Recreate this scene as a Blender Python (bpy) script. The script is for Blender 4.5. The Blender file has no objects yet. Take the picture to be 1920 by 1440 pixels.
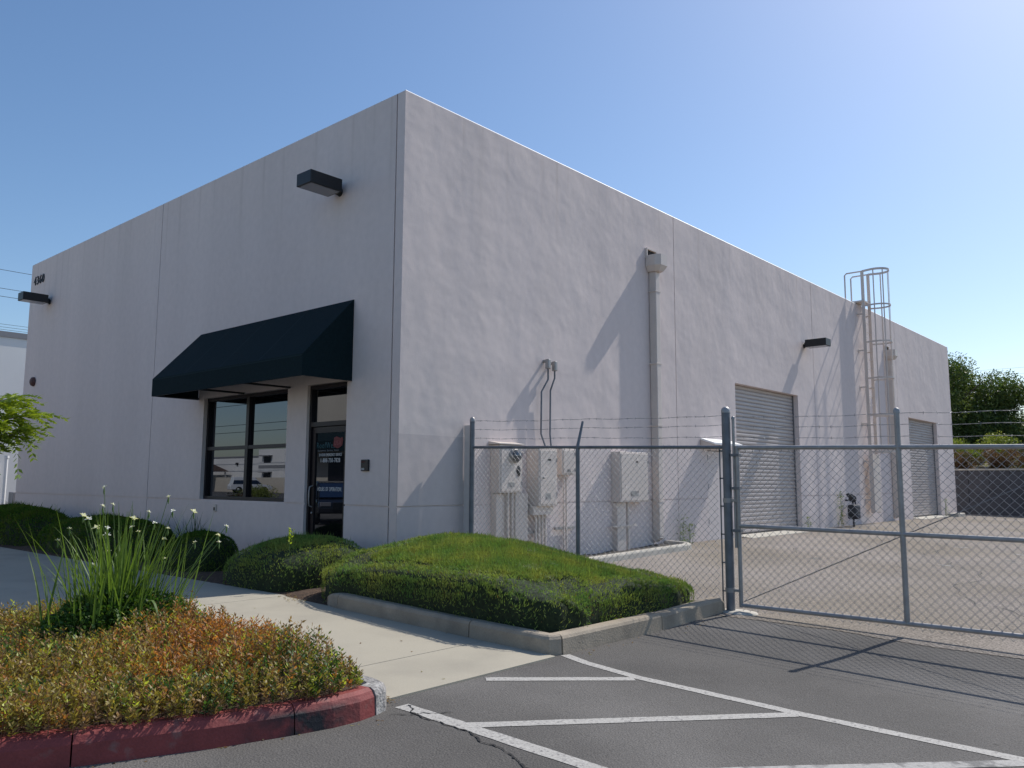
import bpy, bmesh, math, random
import numpy as np
from mathutils import Vector, Matrix
random.seed(7); rng = np.random.default_rng(7)
S = bpy.context.scene
COL = S.collection

# ------------------------------------------------------------------ camera
cd = bpy.data.cameras.new('camera'); cam = bpy.data.objects.new('camera', cd); COL.objects.link(cam)
Fv = Vector((0.7442898, 0.6573266, 0.1181289)); Rv = Vector((0.6615718, -0.7498695, 0.0043014)); Uv = Vector((-0.0914087, -0.0749493, 0.9929890))
CAM = Vector((-7.4719, -8.7077, 1.37))
m = Matrix((Rv, Uv, -Fv)).transposed().to_4x4(); m.translation = CAM; cam.matrix_world = m
cd.sensor_width = 36; cd.lens = 36 * 1524.62 / 1920; cd.clip_start = .05; cd.clip_end = 3000
S.camera = cam
# ------------------------------------------------------------------ sky, sun, exposure
SUN = Vector((1.0, -0.152, 1.10)).normalized()
w = bpy.data.worlds.new('World'); S.world = w; w.use_nodes = True
nt = w.node_tree; bg = nt.nodes['Background']
sky = nt.nodes.new('ShaderNodeTexSky'); sky.sky_type = 'NISHITA'; sky.sun_disc = False
sky.sun_elevation = math.asin(SUN.z); sky.sun_rotation = math.atan2(SUN.x, SUN.y)
sky.altitude = 0; sky.air_density = 1.0; sky.dust_density = 0.9; sky.ozone_density = 2.5
hs_ = nt.nodes.new('ShaderNodeHueSaturation'); hs_.inputs['Saturation'].default_value = 1.12; nt.links.new(sky.outputs[0], hs_.inputs['Color']); nt.links.new(hs_.outputs[0], bg.inputs[0]); bg.inputs[1].default_value = 0.14
sl = bpy.data.lights.new('sun', 'SUN'); so = bpy.data.objects.new('sun', sl); COL.objects.link(so)
sl.energy = 4.3; sl.angle = math.radians(.53); sl.color = (1, .95, .88)
so.rotation_euler = SUN.to_track_quat('Z', 'Y').to_euler(); so.location = (30, -20, 40)
S.view_settings.view_transform = 'Standard'; S.view_settings.look = 'None'
S.view_settings.exposure = 0.0; S.view_settings.gamma = 1; S.view_settings.use_curve_mapping = False
S.render.engine = 'CYCLES'

# ------------------------------------------------------------------ helpers
def smooth(t): t = min(max(t, 0.), 1.); return t * t * (3 - 2 * t)
def N(nt, t, **k):
    n = nt.nodes.new(t)
    for a, b in k.items():
        if a.startswith('i_'):
            n.inputs[a[2:].replace('_', ' ')].default_value = b
        else: setattr(n, a, b)
    return n
def mat(name, col, rough=.7, metal=0., spec=.5, var=.0, vscale=2., grain=0., gscale=60., bump=0., bscale=80., und=0., uscale=.8, und2=0., col2=None, c2scale=1., c2lo=.45, c2hi=.6, stretch=None, patch=False, spots=0.):
    m = bpy.data.materials.new(name); m.use_nodes = True; nt = m.node_tree; L = nt.links.new
    b = nt.nodes['Principled BSDF']; b.inputs['Roughness'].default_value = rough; b.inputs['Metallic'].default_value = metal
    b.inputs['Specular IOR Level'].default_value = spec
    tc = N(nt, 'ShaderNodeNewGeometry'); co = tc.outputs['Position']
    if stretch:
        mp = N(nt, 'ShaderNodeMapping'); mp.inputs['Scale'].default_value = stretch; L(co, mp.inputs[0]); cs = mp.outputs[0]
    else: cs = co
    cur = N(nt, 'ShaderNodeRGB'); cur.outputs[0].default_value = (*col, 1); c = cur.outputs[0]
    if patch:
        sx = N(nt, 'ShaderNodeSeparateXYZ'); L(co, sx.inputs[0])
        a1 = N(nt, 'ShaderNodeMath', operation='LESS_THAN'); L(sx.outputs[0], a1.inputs[0]); a1.inputs[1].default_value = 1.42
        a2 = N(nt, 'ShaderNodeMath', operation='LESS_THAN'); L(sx.outputs[2], a2.inputs[0]); a2.inputs[1].default_value = 2.02
        a3 = N(nt, 'ShaderNodeMath', operation='LESS_THAN'); L(sx.outputs[1], a3.inputs[0]); a3.inputs[1].default_value = .02
        a4 = N(nt, 'ShaderNodeMath', operation='MULTIPLY'); L(a1.outputs[0], a4.inputs[0]); L(a2.outputs[0], a4.inputs[1])
        a5 = N(nt, 'ShaderNodeMath', operation='MULTIPLY'); L(a4.outputs[0], a5.inputs[0]); L(a3.outputs[0], a5.inputs[1])
        mx = N(nt, 'ShaderNodeMix', data_type='RGBA'); L(a5.outputs[0], mx.inputs[0]); L(c, mx.inputs[6]); mx.inputs[7].default_value = (col[0] * .85, col[1] * .85, col[2] * .86, 1); c = mx.outputs[2]
    if col2:
        n = N(nt, 'ShaderNodeTexNoise'); n.inputs['Scale'].default_value = c2scale; n.inputs['Detail'].default_value = 6; L(cs, n.inputs[0])
        r = N(nt, 'ShaderNodeMapRange'); r.inputs[1].default_value = c2lo; r.inputs[2].default_value = c2hi; r.inputs[4].default_value = .55 if patch else 1; L(n.outputs[0], r.inputs[0])
        mx = N(nt, 'ShaderNodeMix', data_type='RGBA'); L(r.outputs[0], mx.inputs[0]); L(c, mx.inputs[6]); mx.inputs[7].default_value = (*col2, 1); c = mx.outputs[2]
    for amt, sc, vec in ((var, vscale, cs), (grain, gscale, co)):
        if amt:
            n = N(nt, 'ShaderNodeTexNoise'); n.inputs['Scale'].default_value = sc; n.inputs['Detail'].default_value = 5; L(vec, n.inputs[0])
            r = N(nt, 'ShaderNodeMapRange'); r.inputs[1].default_value = .3; r.inputs[2].default_value = .7; r.inputs[3].default_value = 1 - amt; r.inputs[4].default_value = 1 + amt; L(n.outputs[0], r.inputs[0])
            mx = N(nt, 'ShaderNodeVectorMath', operation='SCALE'); L(c, mx.inputs[0]); L(r.outputs[0], mx.inputs['Scale']); c = mx.outputs[0]
    if patch:
        mp2 = N(nt, 'ShaderNodeMapping'); mp2.inputs['Scale'].default_value = (2.6, 2.6, .07); L(co, mp2.inputs[0])
        n = N(nt, 'ShaderNodeTexNoise'); n.inputs['Scale'].default_value = 2.0; n.inputs['Detail'].default_value = 8; L(mp2.outputs[0], n.inputs[0])
        r1 = N(nt, 'ShaderNodeMapRange'); r1.inputs[1].default_value = .56; r1.inputs[2].default_value = .72; L(n.outputs[0], r1.inputs[0])
        sz = N(nt, 'ShaderNodeSeparateXYZ'); L(co, sz.inputs[0])
        r2 = N(nt, 'ShaderNodeMapRange'); r2.inputs[1].default_value = 5.2; r2.inputs[2].default_value = 7.0; L(sz.outputs[2], r2.inputs[0])
        r3 = N(nt, 'ShaderNodeMapRange'); r3.inputs[1].default_value = .55; r3.inputs[2].default_value = 0.; L(sz.outputs[2], r3.inputs[0])
        mm = N(nt, 'ShaderNodeMath', operation='MULTIPLY'); L(r1.outputs[0], mm.inputs[0]); L(r2.outputs[0], mm.inputs[1])
        n4 = N(nt, 'ShaderNodeTexNoise'); n4.inputs['Scale'].default_value = 5.0; n4.inputs['Detail'].default_value = 8; L(co, n4.inputs[0])
        m4 = N(nt, 'ShaderNodeMath', operation='MULTIPLY'); L(n4.outputs[0], m4.inputs[0]); L(r3.outputs[0], m4.inputs[1])
        m5 = N(nt, 'ShaderNodeMath', operation='ADD'); L(mm.outputs[0], m5.inputs[0]); L(m4.outputs[0], m5.inputs[1])
        m6 = N(nt, 'ShaderNodeMath', operation='MULTIPLY'); L(m5.outputs[0], m6.inputs[0]); m6.inputs[1].default_value = .38
        mx = N(nt, 'ShaderNodeMix', data_type='RGBA'); L(m6.outputs[0], mx.inputs[0]); L(c, mx.inputs[6]); mx.inputs[7].default_value = (col[0] * .6, col[1] * .58, col[2] * .54, 1); c = mx.outputs[2]
    if spots:
        for vs_, th_, dk_ in ((2.3, .055, .72), (6.1, .05, .8)):
            vn = N(nt, 'ShaderNodeTexVoronoi'); vn.inputs['Scale'].default_value = vs_; L(co, vn.inputs[0])
            nn_ = N(nt, 'ShaderNodeTexNoise'); nn_.inputs['Scale'].default_value = 30; L(co, nn_.inputs[0])
            ad = N(nt, 'ShaderNodeMath', operation='MULTIPLY_ADD'); L(nn_.outputs[0], ad.inputs[0]); ad.inputs[1].default_value = .06; L(vn.outputs['Distance'], ad.inputs[2])
            r = N(nt, 'ShaderNodeMapRange'); r.inputs[1].default_value = th_; r.inputs[2].default_value = th_ + .03; r.inputs[3].default_value = 1 - (1 - dk_) * spots; r.inputs[4].default_value = 1; L(ad.outputs[0], r.inputs[0])
            mx = N(nt, 'ShaderNodeVectorMath', operation='SCALE'); L(c, mx.inputs[0]); L(r.outputs[0], mx.inputs['Scale']); c = mx.outputs[0]
    L(c, b.inputs['Base Color'])
    prev = None
    for amt, sc, det in ((und, uscale, 3), (und2, uscale * 3.3, 3), (bump, bscale, 6)):
        if amt:
            n = N(nt, 'ShaderNodeTexNoise'); n.inputs['Scale'].default_value = sc; n.inputs['Detail'].default_value = det; L(co, n.inputs[0])
            bn = N(nt, 'ShaderNodeBump'); bn.inputs['Distance'].default_value = amt; bn.inputs['Strength'].default_value = 1; L(n.outputs[0], bn.inputs['Height'])
            if prev: L(prev, bn.inputs['Normal'])
            prev = bn.outputs[0]
    if prev: L(prev, b.inputs['Normal'])
    return m
def leafmat(name, trans=.35, rough=.5, spec=.35):
    m = bpy.data.materials.new(name); m.use_nodes = True; nt = m.node_tree; L = nt.links.new
    b = nt.nodes['Principled BSDF']; b.inputs['Roughness'].default_value = rough; b.inputs['Specular IOR Level'].default_value = spec
    a = N(nt, 'ShaderNodeAttribute', attribute_name='Col'); L(a.outputs[0], b.inputs['Base Color'])
    t = N(nt, 'ShaderNodeBsdfTranslucent'); g = N(nt, 'ShaderNodeVectorMath', operation='MULTIPLY'); g.inputs[1].default_value = (1.5, 1.5, .7)
    L(a.outputs[0], g.inputs[0]); L(g.outputs[0], t.inputs[0])
    mx = N(nt, 'ShaderNodeMixShader'); mx.inputs[0].default_value = trans; L(b.outputs[0], mx.inputs[1]); L(t.outputs[0], mx.inputs[2])
    L(mx.outputs[0], nt.nodes['Material Output'].inputs[0]); return m
def glassmat(name, tint=(.62, .66, .74), base=(.006, .007, .009), lo=.16, hi=.75):
    m = bpy.data.materials.new(name); m.use_nodes = True; nt = m.node_tree; L = nt.links.new
    b = nt.nodes['Principled BSDF']; b.inputs['Base Color'].default_value = (*base, 1); b.inputs['Roughness'].default_value = .25; b.inputs['Specular IOR Level'].default_value = 0
    g = N(nt, 'ShaderNodeBsdfGlossy'); g.inputs['Color'].default_value = (*tint, 1); g.inputs['Roughness'].default_value = .003
    f = N(nt, 'ShaderNodeLayerWeight'); f.inputs[0].default_value = .35
    r = N(nt, 'ShaderNodeMapRange'); r.inputs[3].default_value = lo; r.inputs[4].default_value = hi; L(f.outputs['Fresnel'], r.inputs[0])
    mx = N(nt, 'ShaderNodeMixShader'); L(r.outputs[0], mx.inputs[0]); L(b.outputs[0], mx.inputs[1]); L(g.outputs[0], mx.inputs[2])
    L(mx.outputs[0], nt.nodes['Material Output'].inputs[0]); return m

def tag(o, label=None, cat=None, group=None, kind=None):
    if label: o['label'] = label
    if cat: o['category'] = cat
    if group: o['group'] = group
    if kind: o['kind'] = kind
    return o
def empty(name, loc=(0, 0, 0), label=None, cat=None, group=None, rz=0, kind=None):
    o = bpy.data.objects.new(name, None); COL.objects.link(o); o.location = loc; o.rotation_euler = (0, 0, rz); o.empty_display_size = .2
    return tag(o, label, cat, group, kind)
def link(name, me, mt=None, parent=None, loc=None):
    o = bpy.data.objects.new(name, me); COL.objects.link(o)
    if mt and not me.materials: me.materials.append(mt)
    if parent: o.parent = parent
    if loc is not None: o.location = loc
    return o
class MB:
    def __init__(s): s.v = []; s.f = []; s.sm = []
    def add(s, v, f, sm=False):
        n = len(s.v); s.v += [tuple(a) for a in v]; s.f += [tuple(n + i for i in q) for q in f]; s.sm += [sm] * len(f); return s
    def box(s, x0, x1, y0, y1, z0, z1, T=None):
        v = [(x, y, z) for z in (z0, z1) for y in (y0, y1) for x in (x0, x1)]
        if T: v = [T @ Vector(a) for a in v]
        return s.add(v, [(0, 2, 3, 1), (4, 5, 7, 6), (0, 1, 5, 4), (2, 6, 7, 3), (0, 4, 6, 2), (1, 3, 7, 5)])
    def bbox(s, x0, x1, y0, y1, z0, z1, r=.01, T=None):   # box with chamfered edges
        bm = bmesh.new(); bmesh.ops.create_cube(bm, size=1)
        bmesh.ops.scale(bm, vec=(x1 - x0, y1 - y0, z1 - z0), verts=bm.verts)
        bmesh.ops.bevel(bm, geom=bm.edges[:], offset=min(r, .45 * min(x1 - x0, y1 - y0, z1 - z0)), segments=2, affect='EDGES', profile=.5)
        bmesh.ops.translate(bm, vec=((x0 + x1) / 2, (y0 + y1) / 2, (z0 + z1) / 2), verts=bm.verts)
        v = [b.co.copy() for b in bm.verts]
        if T: v = [T @ a for a in v]
        f = [[q.index for q in b.verts] for b in bm.faces]; bm.free(); return s.add(v, f)
    def tube(s, pts, r, n=8, cap=True, flat=None):
        pts = [Vector(p) for p in pts]; rs = r if isinstance(r, (list, tuple)) else [r] * len(pts)
        rings = []; up = None
        for i, p in enumerate(pts):
            a = pts[max(i - 1, 0)]; b = pts[min(i + 1, len(pts) - 1)]; d = (b - a).normalized()
            if up is None: up = Vector((0, 0, 1)) if abs(d.z) < .9 else Vector((1, 0, 0))
            x = d.cross(up).normalized(); y = x.cross(d).normalized(); up = y
            rings.append([p + (x * math.cos(t) + y * math.sin(t)) * rs[i] for t in (2 * math.pi * k / n for k in range(n))])
        v = [q for R in rings for q in R]; f = []
        for i in range(len(pts) - 1):
            for k in range(n): f.append((i * n + k, i * n + (k + 1) % n, (i + 1) * n + (k + 1) % n, (i + 1) * n + k))
        s.add(v, f, n > 5)
        if cap: s.add(rings[0], [tuple(range(n))[::-1]]); s.add(rings[-1], [tuple(range(n))])
        return s
    def lathe(s, prof, c=(0, 0, 0), n=20, T=None):
        v = []; f = []
        for r, z in prof:
            for k in range(n):
                a = 2 * math.pi * k / n; q = Vector((r * math.cos(a), r * math.sin(a), z)); q = (T @ q) if T else q; v.append(q + Vector(c))
        for i in range(len(prof) - 1):
            for k in range(n): f.append((i * n + k, i * n + (k + 1) % n, (i + 1) * n + (k + 1) % n, (i + 1) * n + k))
        return s.add(v, f, True)
    def build(s, name, mt, parent=None, loc=None):
        me = bpy.data.meshes.new(name); me.from_pydata([tuple(a) for a in s.v], [], s.f)
        me.polygons.foreach_set('use_smooth', s.sm); me.update()
        bm = bmesh.new(); bm.from_mesh(me); bmesh.ops.recalc_face_normals(bm, faces=bm.faces); bm.to_mesh(me); bm.free()
        return link(name, me, mt, parent, loc)
def npmesh(name, V, Q, mt, parent=None, col=None, k=4):
    V = np.asarray(V, np.float32).reshape(-1, 3); Q = np.asarray(Q, np.int32).reshape(-1, k)
    me = bpy.data.meshes.new(name); me.vertices.add(len(V)); me.vertices.foreach_set('co', V.ravel())
    me.loops.add(Q.size); me.loops.foreach_set('vertex_index', Q.ravel()); me.polygons.add(len(Q))
    me.polygons.foreach_set('loop_start', np.arange(len(Q), dtype=np.int32) * k); me.update(calc_edges=True)
    if col is not None:
        at = me.color_attributes.new('Col', 'FLOAT_COLOR', 'POINT')
        c = np.ones((len(V), 4), np.float32); c[:, :3] = col; at.data.foreach_set('color', c.ravel())
    return link(name, me, mt, parent)
def unit(a): return a / (np.linalg.norm(a, axis=-1, keepdims=True) + 1e-9)
def leaves(name, P, D, L, Wd, col, mt, parent=None, fold=.0, W=None):
    """one small pointed blade per point P, along D"""
    n = len(P); D = unit(D)
    if W is None: W = np.cross(D, rng.normal(size=(n, 3)))
    W = unit(W); L = np.broadcast_to(np.asarray(L, float).reshape(-1, 1), (n, 1)); Wd = np.broadcast_to(np.asarray(Wd, float).reshape(-1, 1), (n, 1))
    mid = P + D * L * .42; nrm = np.cross(D, W) * Wd * fold
    V = np.stack([P, mid + W * Wd / 2 + nrm, P + D * L, mid - W * Wd / 2 + nrm], 1)
    Q = np.arange(4 * n).reshape(n, 4); c = np.repeat(np.asarray(col), 4, 0)
    return npmesh(name, V, Q, mt, parent, c)
def copytree(o, parent=None):
    c = o.copy(); COL.objects.link(c)
    if parent: c.parent = parent
    for ch in [x for x in o.children]: copytree(ch, c)
    return c
def text_part(name, body, size, mt, parent, org, X, Y, sx=1., align='LEFT', ext=.002):
    cu = bpy.data.curves.new(name, 'FONT'); cu.body = body; cu.size = size; cu.extrude = ext; cu.align_x = align; cu.resolution_u = 3; cu.offset = 0; cu.space_character = 1.18
    t = bpy.data.objects.new('t', cu); me = bpy.data.meshes.new_from_object(t); bpy.data.objects.remove(t); me.name = name
    X = Vector(X); Y = Vector(Y); Z = X.cross(Y); M = Matrix((X * sx, Y, Z)).transposed().to_4x4(); M.translation = Vector(org)
    me.transform(M); me.materials.clear(); o = link(name, me, mt, parent)
    if 'lettering' in name or name == 'print': o['kind'] = 'stuff'
    return o

# ------------------------------------------------------------------ materials
M = {}
M['stucco'] = mat('painted_concrete', (.72, .63, .60), .85, spec=.25, var=.04, vscale=.5, grain=.03, gscale=8, bump=.0012, bscale=55, und=.036, uscale=.8, und2=.006, stretch=(1.6, 1.6, .22), col2=(.675, .595, .565), c2scale=1.3, c2lo=.45, c2hi=.75, patch=True)
M['stucco_trim'] = mat('painted_concrete_trim', (.69, .62, .59), .8, spec=.25, grain=.04, gscale=10, bump=.001, bscale=60)
M['coping'] = mat('coping_paint', (.82, .82, .82), .5)
M['dark'] = mat('dark_gap', (.03, .03, .03), .9)
M['sealant'] = mat('joint_sealant', (.16, .16, .17), .8)
M['bronze'] = mat('dark_bronze_aluminium', (.012, .010, .014), .4, spec=.35)
M['glass'] = glassmat('tinted_glass')
M['awning'] = mat('awning_canvas', (.006, .017, .021), .85, spec=.15, grain=.15, gscale=30, bump=.001, bscale=200)
M['awning_seam'] = mat('awning_seam', (.016, .032, .038), .85, spec=.15)
M['black'] = mat('black_paint', (.010, .011, .013), .45)
M['lens'] = mat('lamp_lens', (.22, .22, .24), .15)
M['beige'] = mat('painted_steel_beige', (.66, .58, .52), .5, var=.05, vscale=3, grain=.03)
M['slat'] = mat('door_slat_paint', (.46, .41, .385), .45, var=.06, vscale=1.5, grain=.04, gscale=20)
M['galv'] = mat('galvanised_steel', (.36, .345, .335), .45, metal=.35, var=.15, vscale=9, bump=.0004, bscale=120)
M['galvd'] = mat('weathered_galvanised_steel', (.17, .18, .20), .5, metal=.4, var=.2, vscale=7)
M['wire'] = mat('galvanised_wire', (.34, .34, .35), .4, metal=.7)
M['conc'] = mat('walkway_concrete', (.41, .375, .30), .9, spec=.2, spots=.8, col2=(.35, .32, .26), c2scale=1.7, c2lo=.45, c2hi=.75, var=.05, vscale=.6, grain=.05, gscale=90, bump=.0012, bscale=150)
M['kerbc'] = mat('kerb_concrete', (.37, .315, .245), .92, spec=.2, var=.14, vscale=3, grain=.09, gscale=70, bump=.004, bscale=60, col2=(.2, .18, .15), c2scale=2.2, c2lo=.5, c2hi=.75)
M['kerbl'] = mat('pale_kerb_concrete', (.50, .47, .41), .9, spec=.2, var=.1, vscale=3, grain=.06, bump=.002)
M['asph'] = mat('sealed_asphalt', (.106, .100, .093), .88, spots=1., spec=.25, var=.16, vscale=.8, grain=.3, gscale=110, bump=.009, bscale=75, col2=(.145, .137, .128), c2scale=.45, c2lo=.42, c2hi=.62)
M['yard'] = mat('aged_asphalt', (.215, .186, .152), .93, spots=1.3, spec=.2, var=.12, vscale=.5, grain=.55, gscale=45, bump=.012, bscale=45, col2=(.27, .24, .215), c2scale=.3, c2lo=.4, c2hi=.65)
M['paint'] = mat('road_paint', (.40, .385, .355), .8, grain=.2, gscale=60, col2=(.2, .19, .185), c2scale=38, c2lo=.55, c2hi=.68, bump=.002, bscale=90)
M['paintw'] = mat('worn_road_paint', (.36, .35, .33), .8, grain=.15, gscale=60, col2=(.15, .145, .14), c2scale=11, c2lo=.48, c2hi=.62, bump=.002, bscale=90)
M['crack'] = mat('crack_tar', (.015, .015, .016), .9)
M['soil'] = mat('mulch_soil', (.075, .045, .028), .95, var=.4, vscale=12, grain=.5, gscale=70, bump=.02, bscale=40)
M['dirt'] = mat('planter_dirt', (.05, .045, .04), .95, grain=.5, gscale=50, bump=.02, bscale=30)
M['leaf'] = leafmat('leaf'); M['needle'] = leafmat('hedge_foliage', .28, .7, .12); M['petal'] = leafmat('petal', .3, .6, .2); M['farleaf'] = leafmat('far_leaf', .25)
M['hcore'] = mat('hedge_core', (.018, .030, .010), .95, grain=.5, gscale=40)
M['bark'] = mat('bark', (.12, .10, .08), .9, var=.2, vscale=8, bump=.01, bscale=20)
M['stem'] = mat('green_stem', (.10, .17, .04), .6)
M['white'] = mat('white_vinyl', (.75, .75, .75), .6)
M['farwall'] = mat('far_white_wall', (.78, .76, .73), .8, var=.05, vscale=.3, bump=.002, bscale=20)
M['farbeige'] = mat('far_beige_wall', (.55, .49, .40), .85, var=.06, vscale=.5)
M['fargrey'] = mat('far_grey_band', (.25, .25, .26), .8)
M['retain'] = mat('retaining_block', (.085, .085, .095), .9, var=.15, vscale=1.5, grain=.08, gscale=20, bump=.006, bscale=20)
M['bank'] = mat('bank_soil', (.16, .12, .08), .95, var=.3, vscale=1, col2=(.10, .11, .04), c2scale=.8, bump=.03, bscale=8)
M['hroof'] = mat('brown_roof', (.09, .055, .04), .8, var=.1)
M['carpaint'] = mat('white_car_paint', (.78, .78, .78), .2, spec=.6)
M['tyre'] = mat('tyre_rubber', (.02, .02, .02), .8); M['rim'] = mat('alloy', (.5, .5, .52), .3, metal=.9)
M['horn'] = mat('rusty_red_bell', (.10, .045, .04), .6, var=.3, vscale=30)
M['wood'] = mat('pole_wood', (.13, .10, .075), .9, var=.2)
# red kerb paint with tyre scuffs (real wear patches at fixed places)
def redkerb():
    m = mat('red_kerb_paint', (.235, .045, .042), .7, var=.15, vscale=6, grain=.1, gscale=90, bump=.004, bscale=45, col2=(.22, .10, .09), c2scale=9, c2lo=.6, c2hi=.72)
    nt = m.node_tree; L = nt.links.new; b = nt.nodes['Principled BSDF']; old = b.inputs['Base Color'].links[0].from_socket
    g = N(nt, 'ShaderNodeNewGeometry'); sx = N(nt, 'ShaderNodeSeparateXYZ'); L(g.outputs['Position'], sx.inputs[0])
    a = N(nt, 'ShaderNodeMath', operation='SUBTRACT'); L(sx.outputs[0], a.inputs[0]); a.inputs[1].default_value = -4.46
    ab = N(nt, 'ShaderNodeMath', operation='ABSOLUTE'); L(a.outputs[0], ab.inputs[0])
    r = N(nt, 'ShaderNodeMapRange'); r.inputs[1].default_value = .10; r.inputs[2].default_value = .45; r.inputs[3].default_value = 1; r.inputs[4].default_value = 0; L(ab.outputs[0], r.inputs[0])
    rz = N(nt, 'ShaderNodeMapRange'); rz.inputs[1].default_value = -.02; rz.inputs[2].default_value = .015; rz.inputs[3].default_value = 1; rz.inputs[4].default_value = 0; L(sx.outputs[2], rz.inputs[0])
    n = N(nt, 'ShaderNodeTexNoise'); n.inputs['Scale'].default_value = 9; n.inputs['Detail'].default_value = 7; L(g.outputs['Position'], n.inputs[0])
    n2 = N(nt, 'ShaderNodeMapRange'); n2.inputs[1].default_value = .32; n2.inputs[2].default_value = .55; L(n.outputs[0], n2.inputs[0])
    p = N(nt, 'ShaderNodeMath', operation='MULTIPLY'); L(r.outputs[0], p.inputs[0]); L(rz.outputs[0], p.inputs[1])
    p2 = N(nt, 'ShaderNodeMath', operation='MULTIPLY'); L(p.outputs[0], p2.inputs[0]); L(n2.outputs[0], p2.inputs[1])
    mx = N(nt, 'ShaderNodeMix', data_type='RGBA'); L(p2.outputs[0], mx.inputs[0]); L(old, mx.inputs[6]); mx.inputs[7].default_value = (.018, .018, .022, 1); L(mx.outputs[2], b.inputs['Base Color'])
    return m
M['red'] = redkerb()

# ------------------------------------------------------------------ ground heights
def zA(x, y): return .028 * max(min(y, -4.2), -12)
def zY(x, y):
    return .021 * max(min(y, 0), -14) + .10 * smooth((x - 2) / 7) - .07 * smooth((x - 20) / 12)
def gz(x, y):
    t = smooth((x + .3) / 1.5); return (1 - t) * zA(x, y) + t * zY(x, y)
def wz(y): return .028 * min(y, 0.)
def grid(name, xs, ys, zf, mt, parent=None, dz=0):
    V = [(x, y, zf(x, y) + dz) for y in ys for x in xs]; nx = len(xs)
    F = [(j * nx + i, j * nx + i + 1, (j + 1) * nx + i + 1, (j + 1) * nx + i) for j in range(len(ys) - 1) for i in range(nx - 1)]
    mb = MB(); mb.add(V, F, True); return mb.build(name, mt, parent)
far = [-900, -300, -120, -60, -30, -18]
xs = far + list(np.arange(-12, -1, .5)) + list(np.arange(-1, 2.01, .1)) + list(np.arange(2.5, 34.1, .5)) + [40, 60, 120, 300, 900]
ys = far + list(np.arange(-13, -4.4, .5)) + [-4.2, -4.0] + list(np.arange(-3.5, 3.1, .5)) + [6, 12, 20, 40, 80, 160, 400, 900]
g = grid('ground', xs, ys, gz, M['asph'], dz=-.012); tag(g, 'dark sealed asphalt of the parking lot', kind='structure')
# old brown asphalt of the fenced yard, with a ragged near edge
mb = MB(); yy = list(np.arange(-30, .01, .25)); xx = [0, .1, .2, .3, .4, .5, .6, .7, .8, .9, 1.0] + list(np.arange(1.5, 33, .5)) + [60]
V = []
for y in yy:
    e = 1.02 + .05 * math.sin(y * 2.1) + random.uniform(-.03, .03)
    for x in xx: V.append((e + x, y, gz(e + x, y) - .008))
nx = len(xx); mb.add(V, [(j * nx + i, j * nx + i + 1, (j + 1) * nx + i + 1, (j + 1) * nx + i) for j in range(len(yy) - 1) for i in range(nx - 1)], True)
yard = mb.build('yard_pavement', M['yard']); tag(yard, 'weathered brown asphalt of the fenced yard', kind='structure')

# painted lines
def strip(name, pts, wid, mt, parent=None, dz=.0, jit=.0):
    mb = MB(); P = [Vector((a[0], a[1], 0)) for a in pts]; q = []
    for a, b in zip(P[:-1], P[1:]):
        n = max(2, int((b - a).length / .12)); q += [a.lerp(b, i / n) for i in range(n)]
    q.append(P[-1]); V = []
    for i, p in enumerate(q):
        d = (q[min(i + 1, len(q) - 1)] - q[max(i - 1, 0)]).normalized(); s = Vector((-d.y, d.x, 0)); ww = wid / 2
        for sg in (-1, 1):
            r = p + s * sg * (ww + random.uniform(-jit, jit)); V.append((r.x, r.y, gz(r.x, r.y) - .012 + dz * .6))
    mb.add(V, [(2 * i, 2 * i + 1, 2 * i + 3, 2 * i + 2) for i in range(len(q) - 1)]); return mb.build(name, mt, parent)
pl = empty('parking_aisle_marking', (-2.7, -6, gz(-2.7, -6)), 'white painted access aisle lines with diagonal stripes on the dark asphalt', 'road marking')
pl.location = (0, 0, 0)
strip('side_line', [(-1.70, -4.24), (-1.80, -4.55), (-1.88, -5.1), (-1.88, -6.4), (-1.80, -7.7), (-1.8, -10)], .10, M['paint'], pl, .005, .004)
strip('side_line', [(-3.70, -4.40), (-3.70, -6.0), (-3.70, -10)], .115, M['paint'], pl, .005, .004)
strip('diagonal_stripe', [(-2.79, -4.32), (-1.94, -5.10)], .10, M['paint'], pl, .0055, .003)
strip('diagonal_stripe', [(-3.68, -4.99), (-1.92, -6.37)], .10, M['paint'], pl, .0055, .003)
strip('diagonal_stripe', [(-3.68, -6.12), (-1.86, -7.68)], .10, M['paintw'], pl, .0055, .003)
strip('diagonal_stripe', [(-3.63, -7.35), (-1.88, -8.9)], .10, M['paintw'], pl, .0055, .003)
def crack(pts, wid, name='asphalt_crack', lab=''):
    q = [Vector((a[0], a[1], 0)) for a in pts]
    for _ in range(4):
        r = [q[0]]
        for a, b in zip(q[:-1], q[1:]):
            mdl = (a + b) / 2; d = b - a; mdl += Vector((-d.y, d.x, 0)) * random.uniform(-.16, .16); r += [mdl, b]
        q = r
    V = []
    for i, p in enumerate(q):
        d = (q[min(i + 1, len(q) - 1)] - q[max(i - 1, 0)]); s = Vector((-d.y, d.x, 0)).normalized(); ww = wid * random.uniform(.15, 1) * (1 if 0 < i < len(q) - 1 else .1)
        for sg in (-1, 1): r = p + s * sg * ww; V.append((r.x, r.y, gz(r.x, r.y) - .012 + .0055))
    mb = MB(); mb.add(V, [(2 * i, 2 * i + 1, 2 * i + 3, 2 * i + 2) for i in range(len(q) - 1)]); o = mb.build(name, M['crack']); tag(o, lab, kind='structure')
crack([(-3.66, -4.42), (-3.78, -4.7), (-3.80, -5.2), (-3.90, -5.6), (-3.97, -5.85), (-3.93, -6.5)], .009, lab='dark crack in the asphalt along the near painted line')
crack([(-3.9, -4.5), (-3.7, -4.62), (-3.55, -4.75)], .006, lab='short dark crack in the asphalt at the kerb end')
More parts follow.
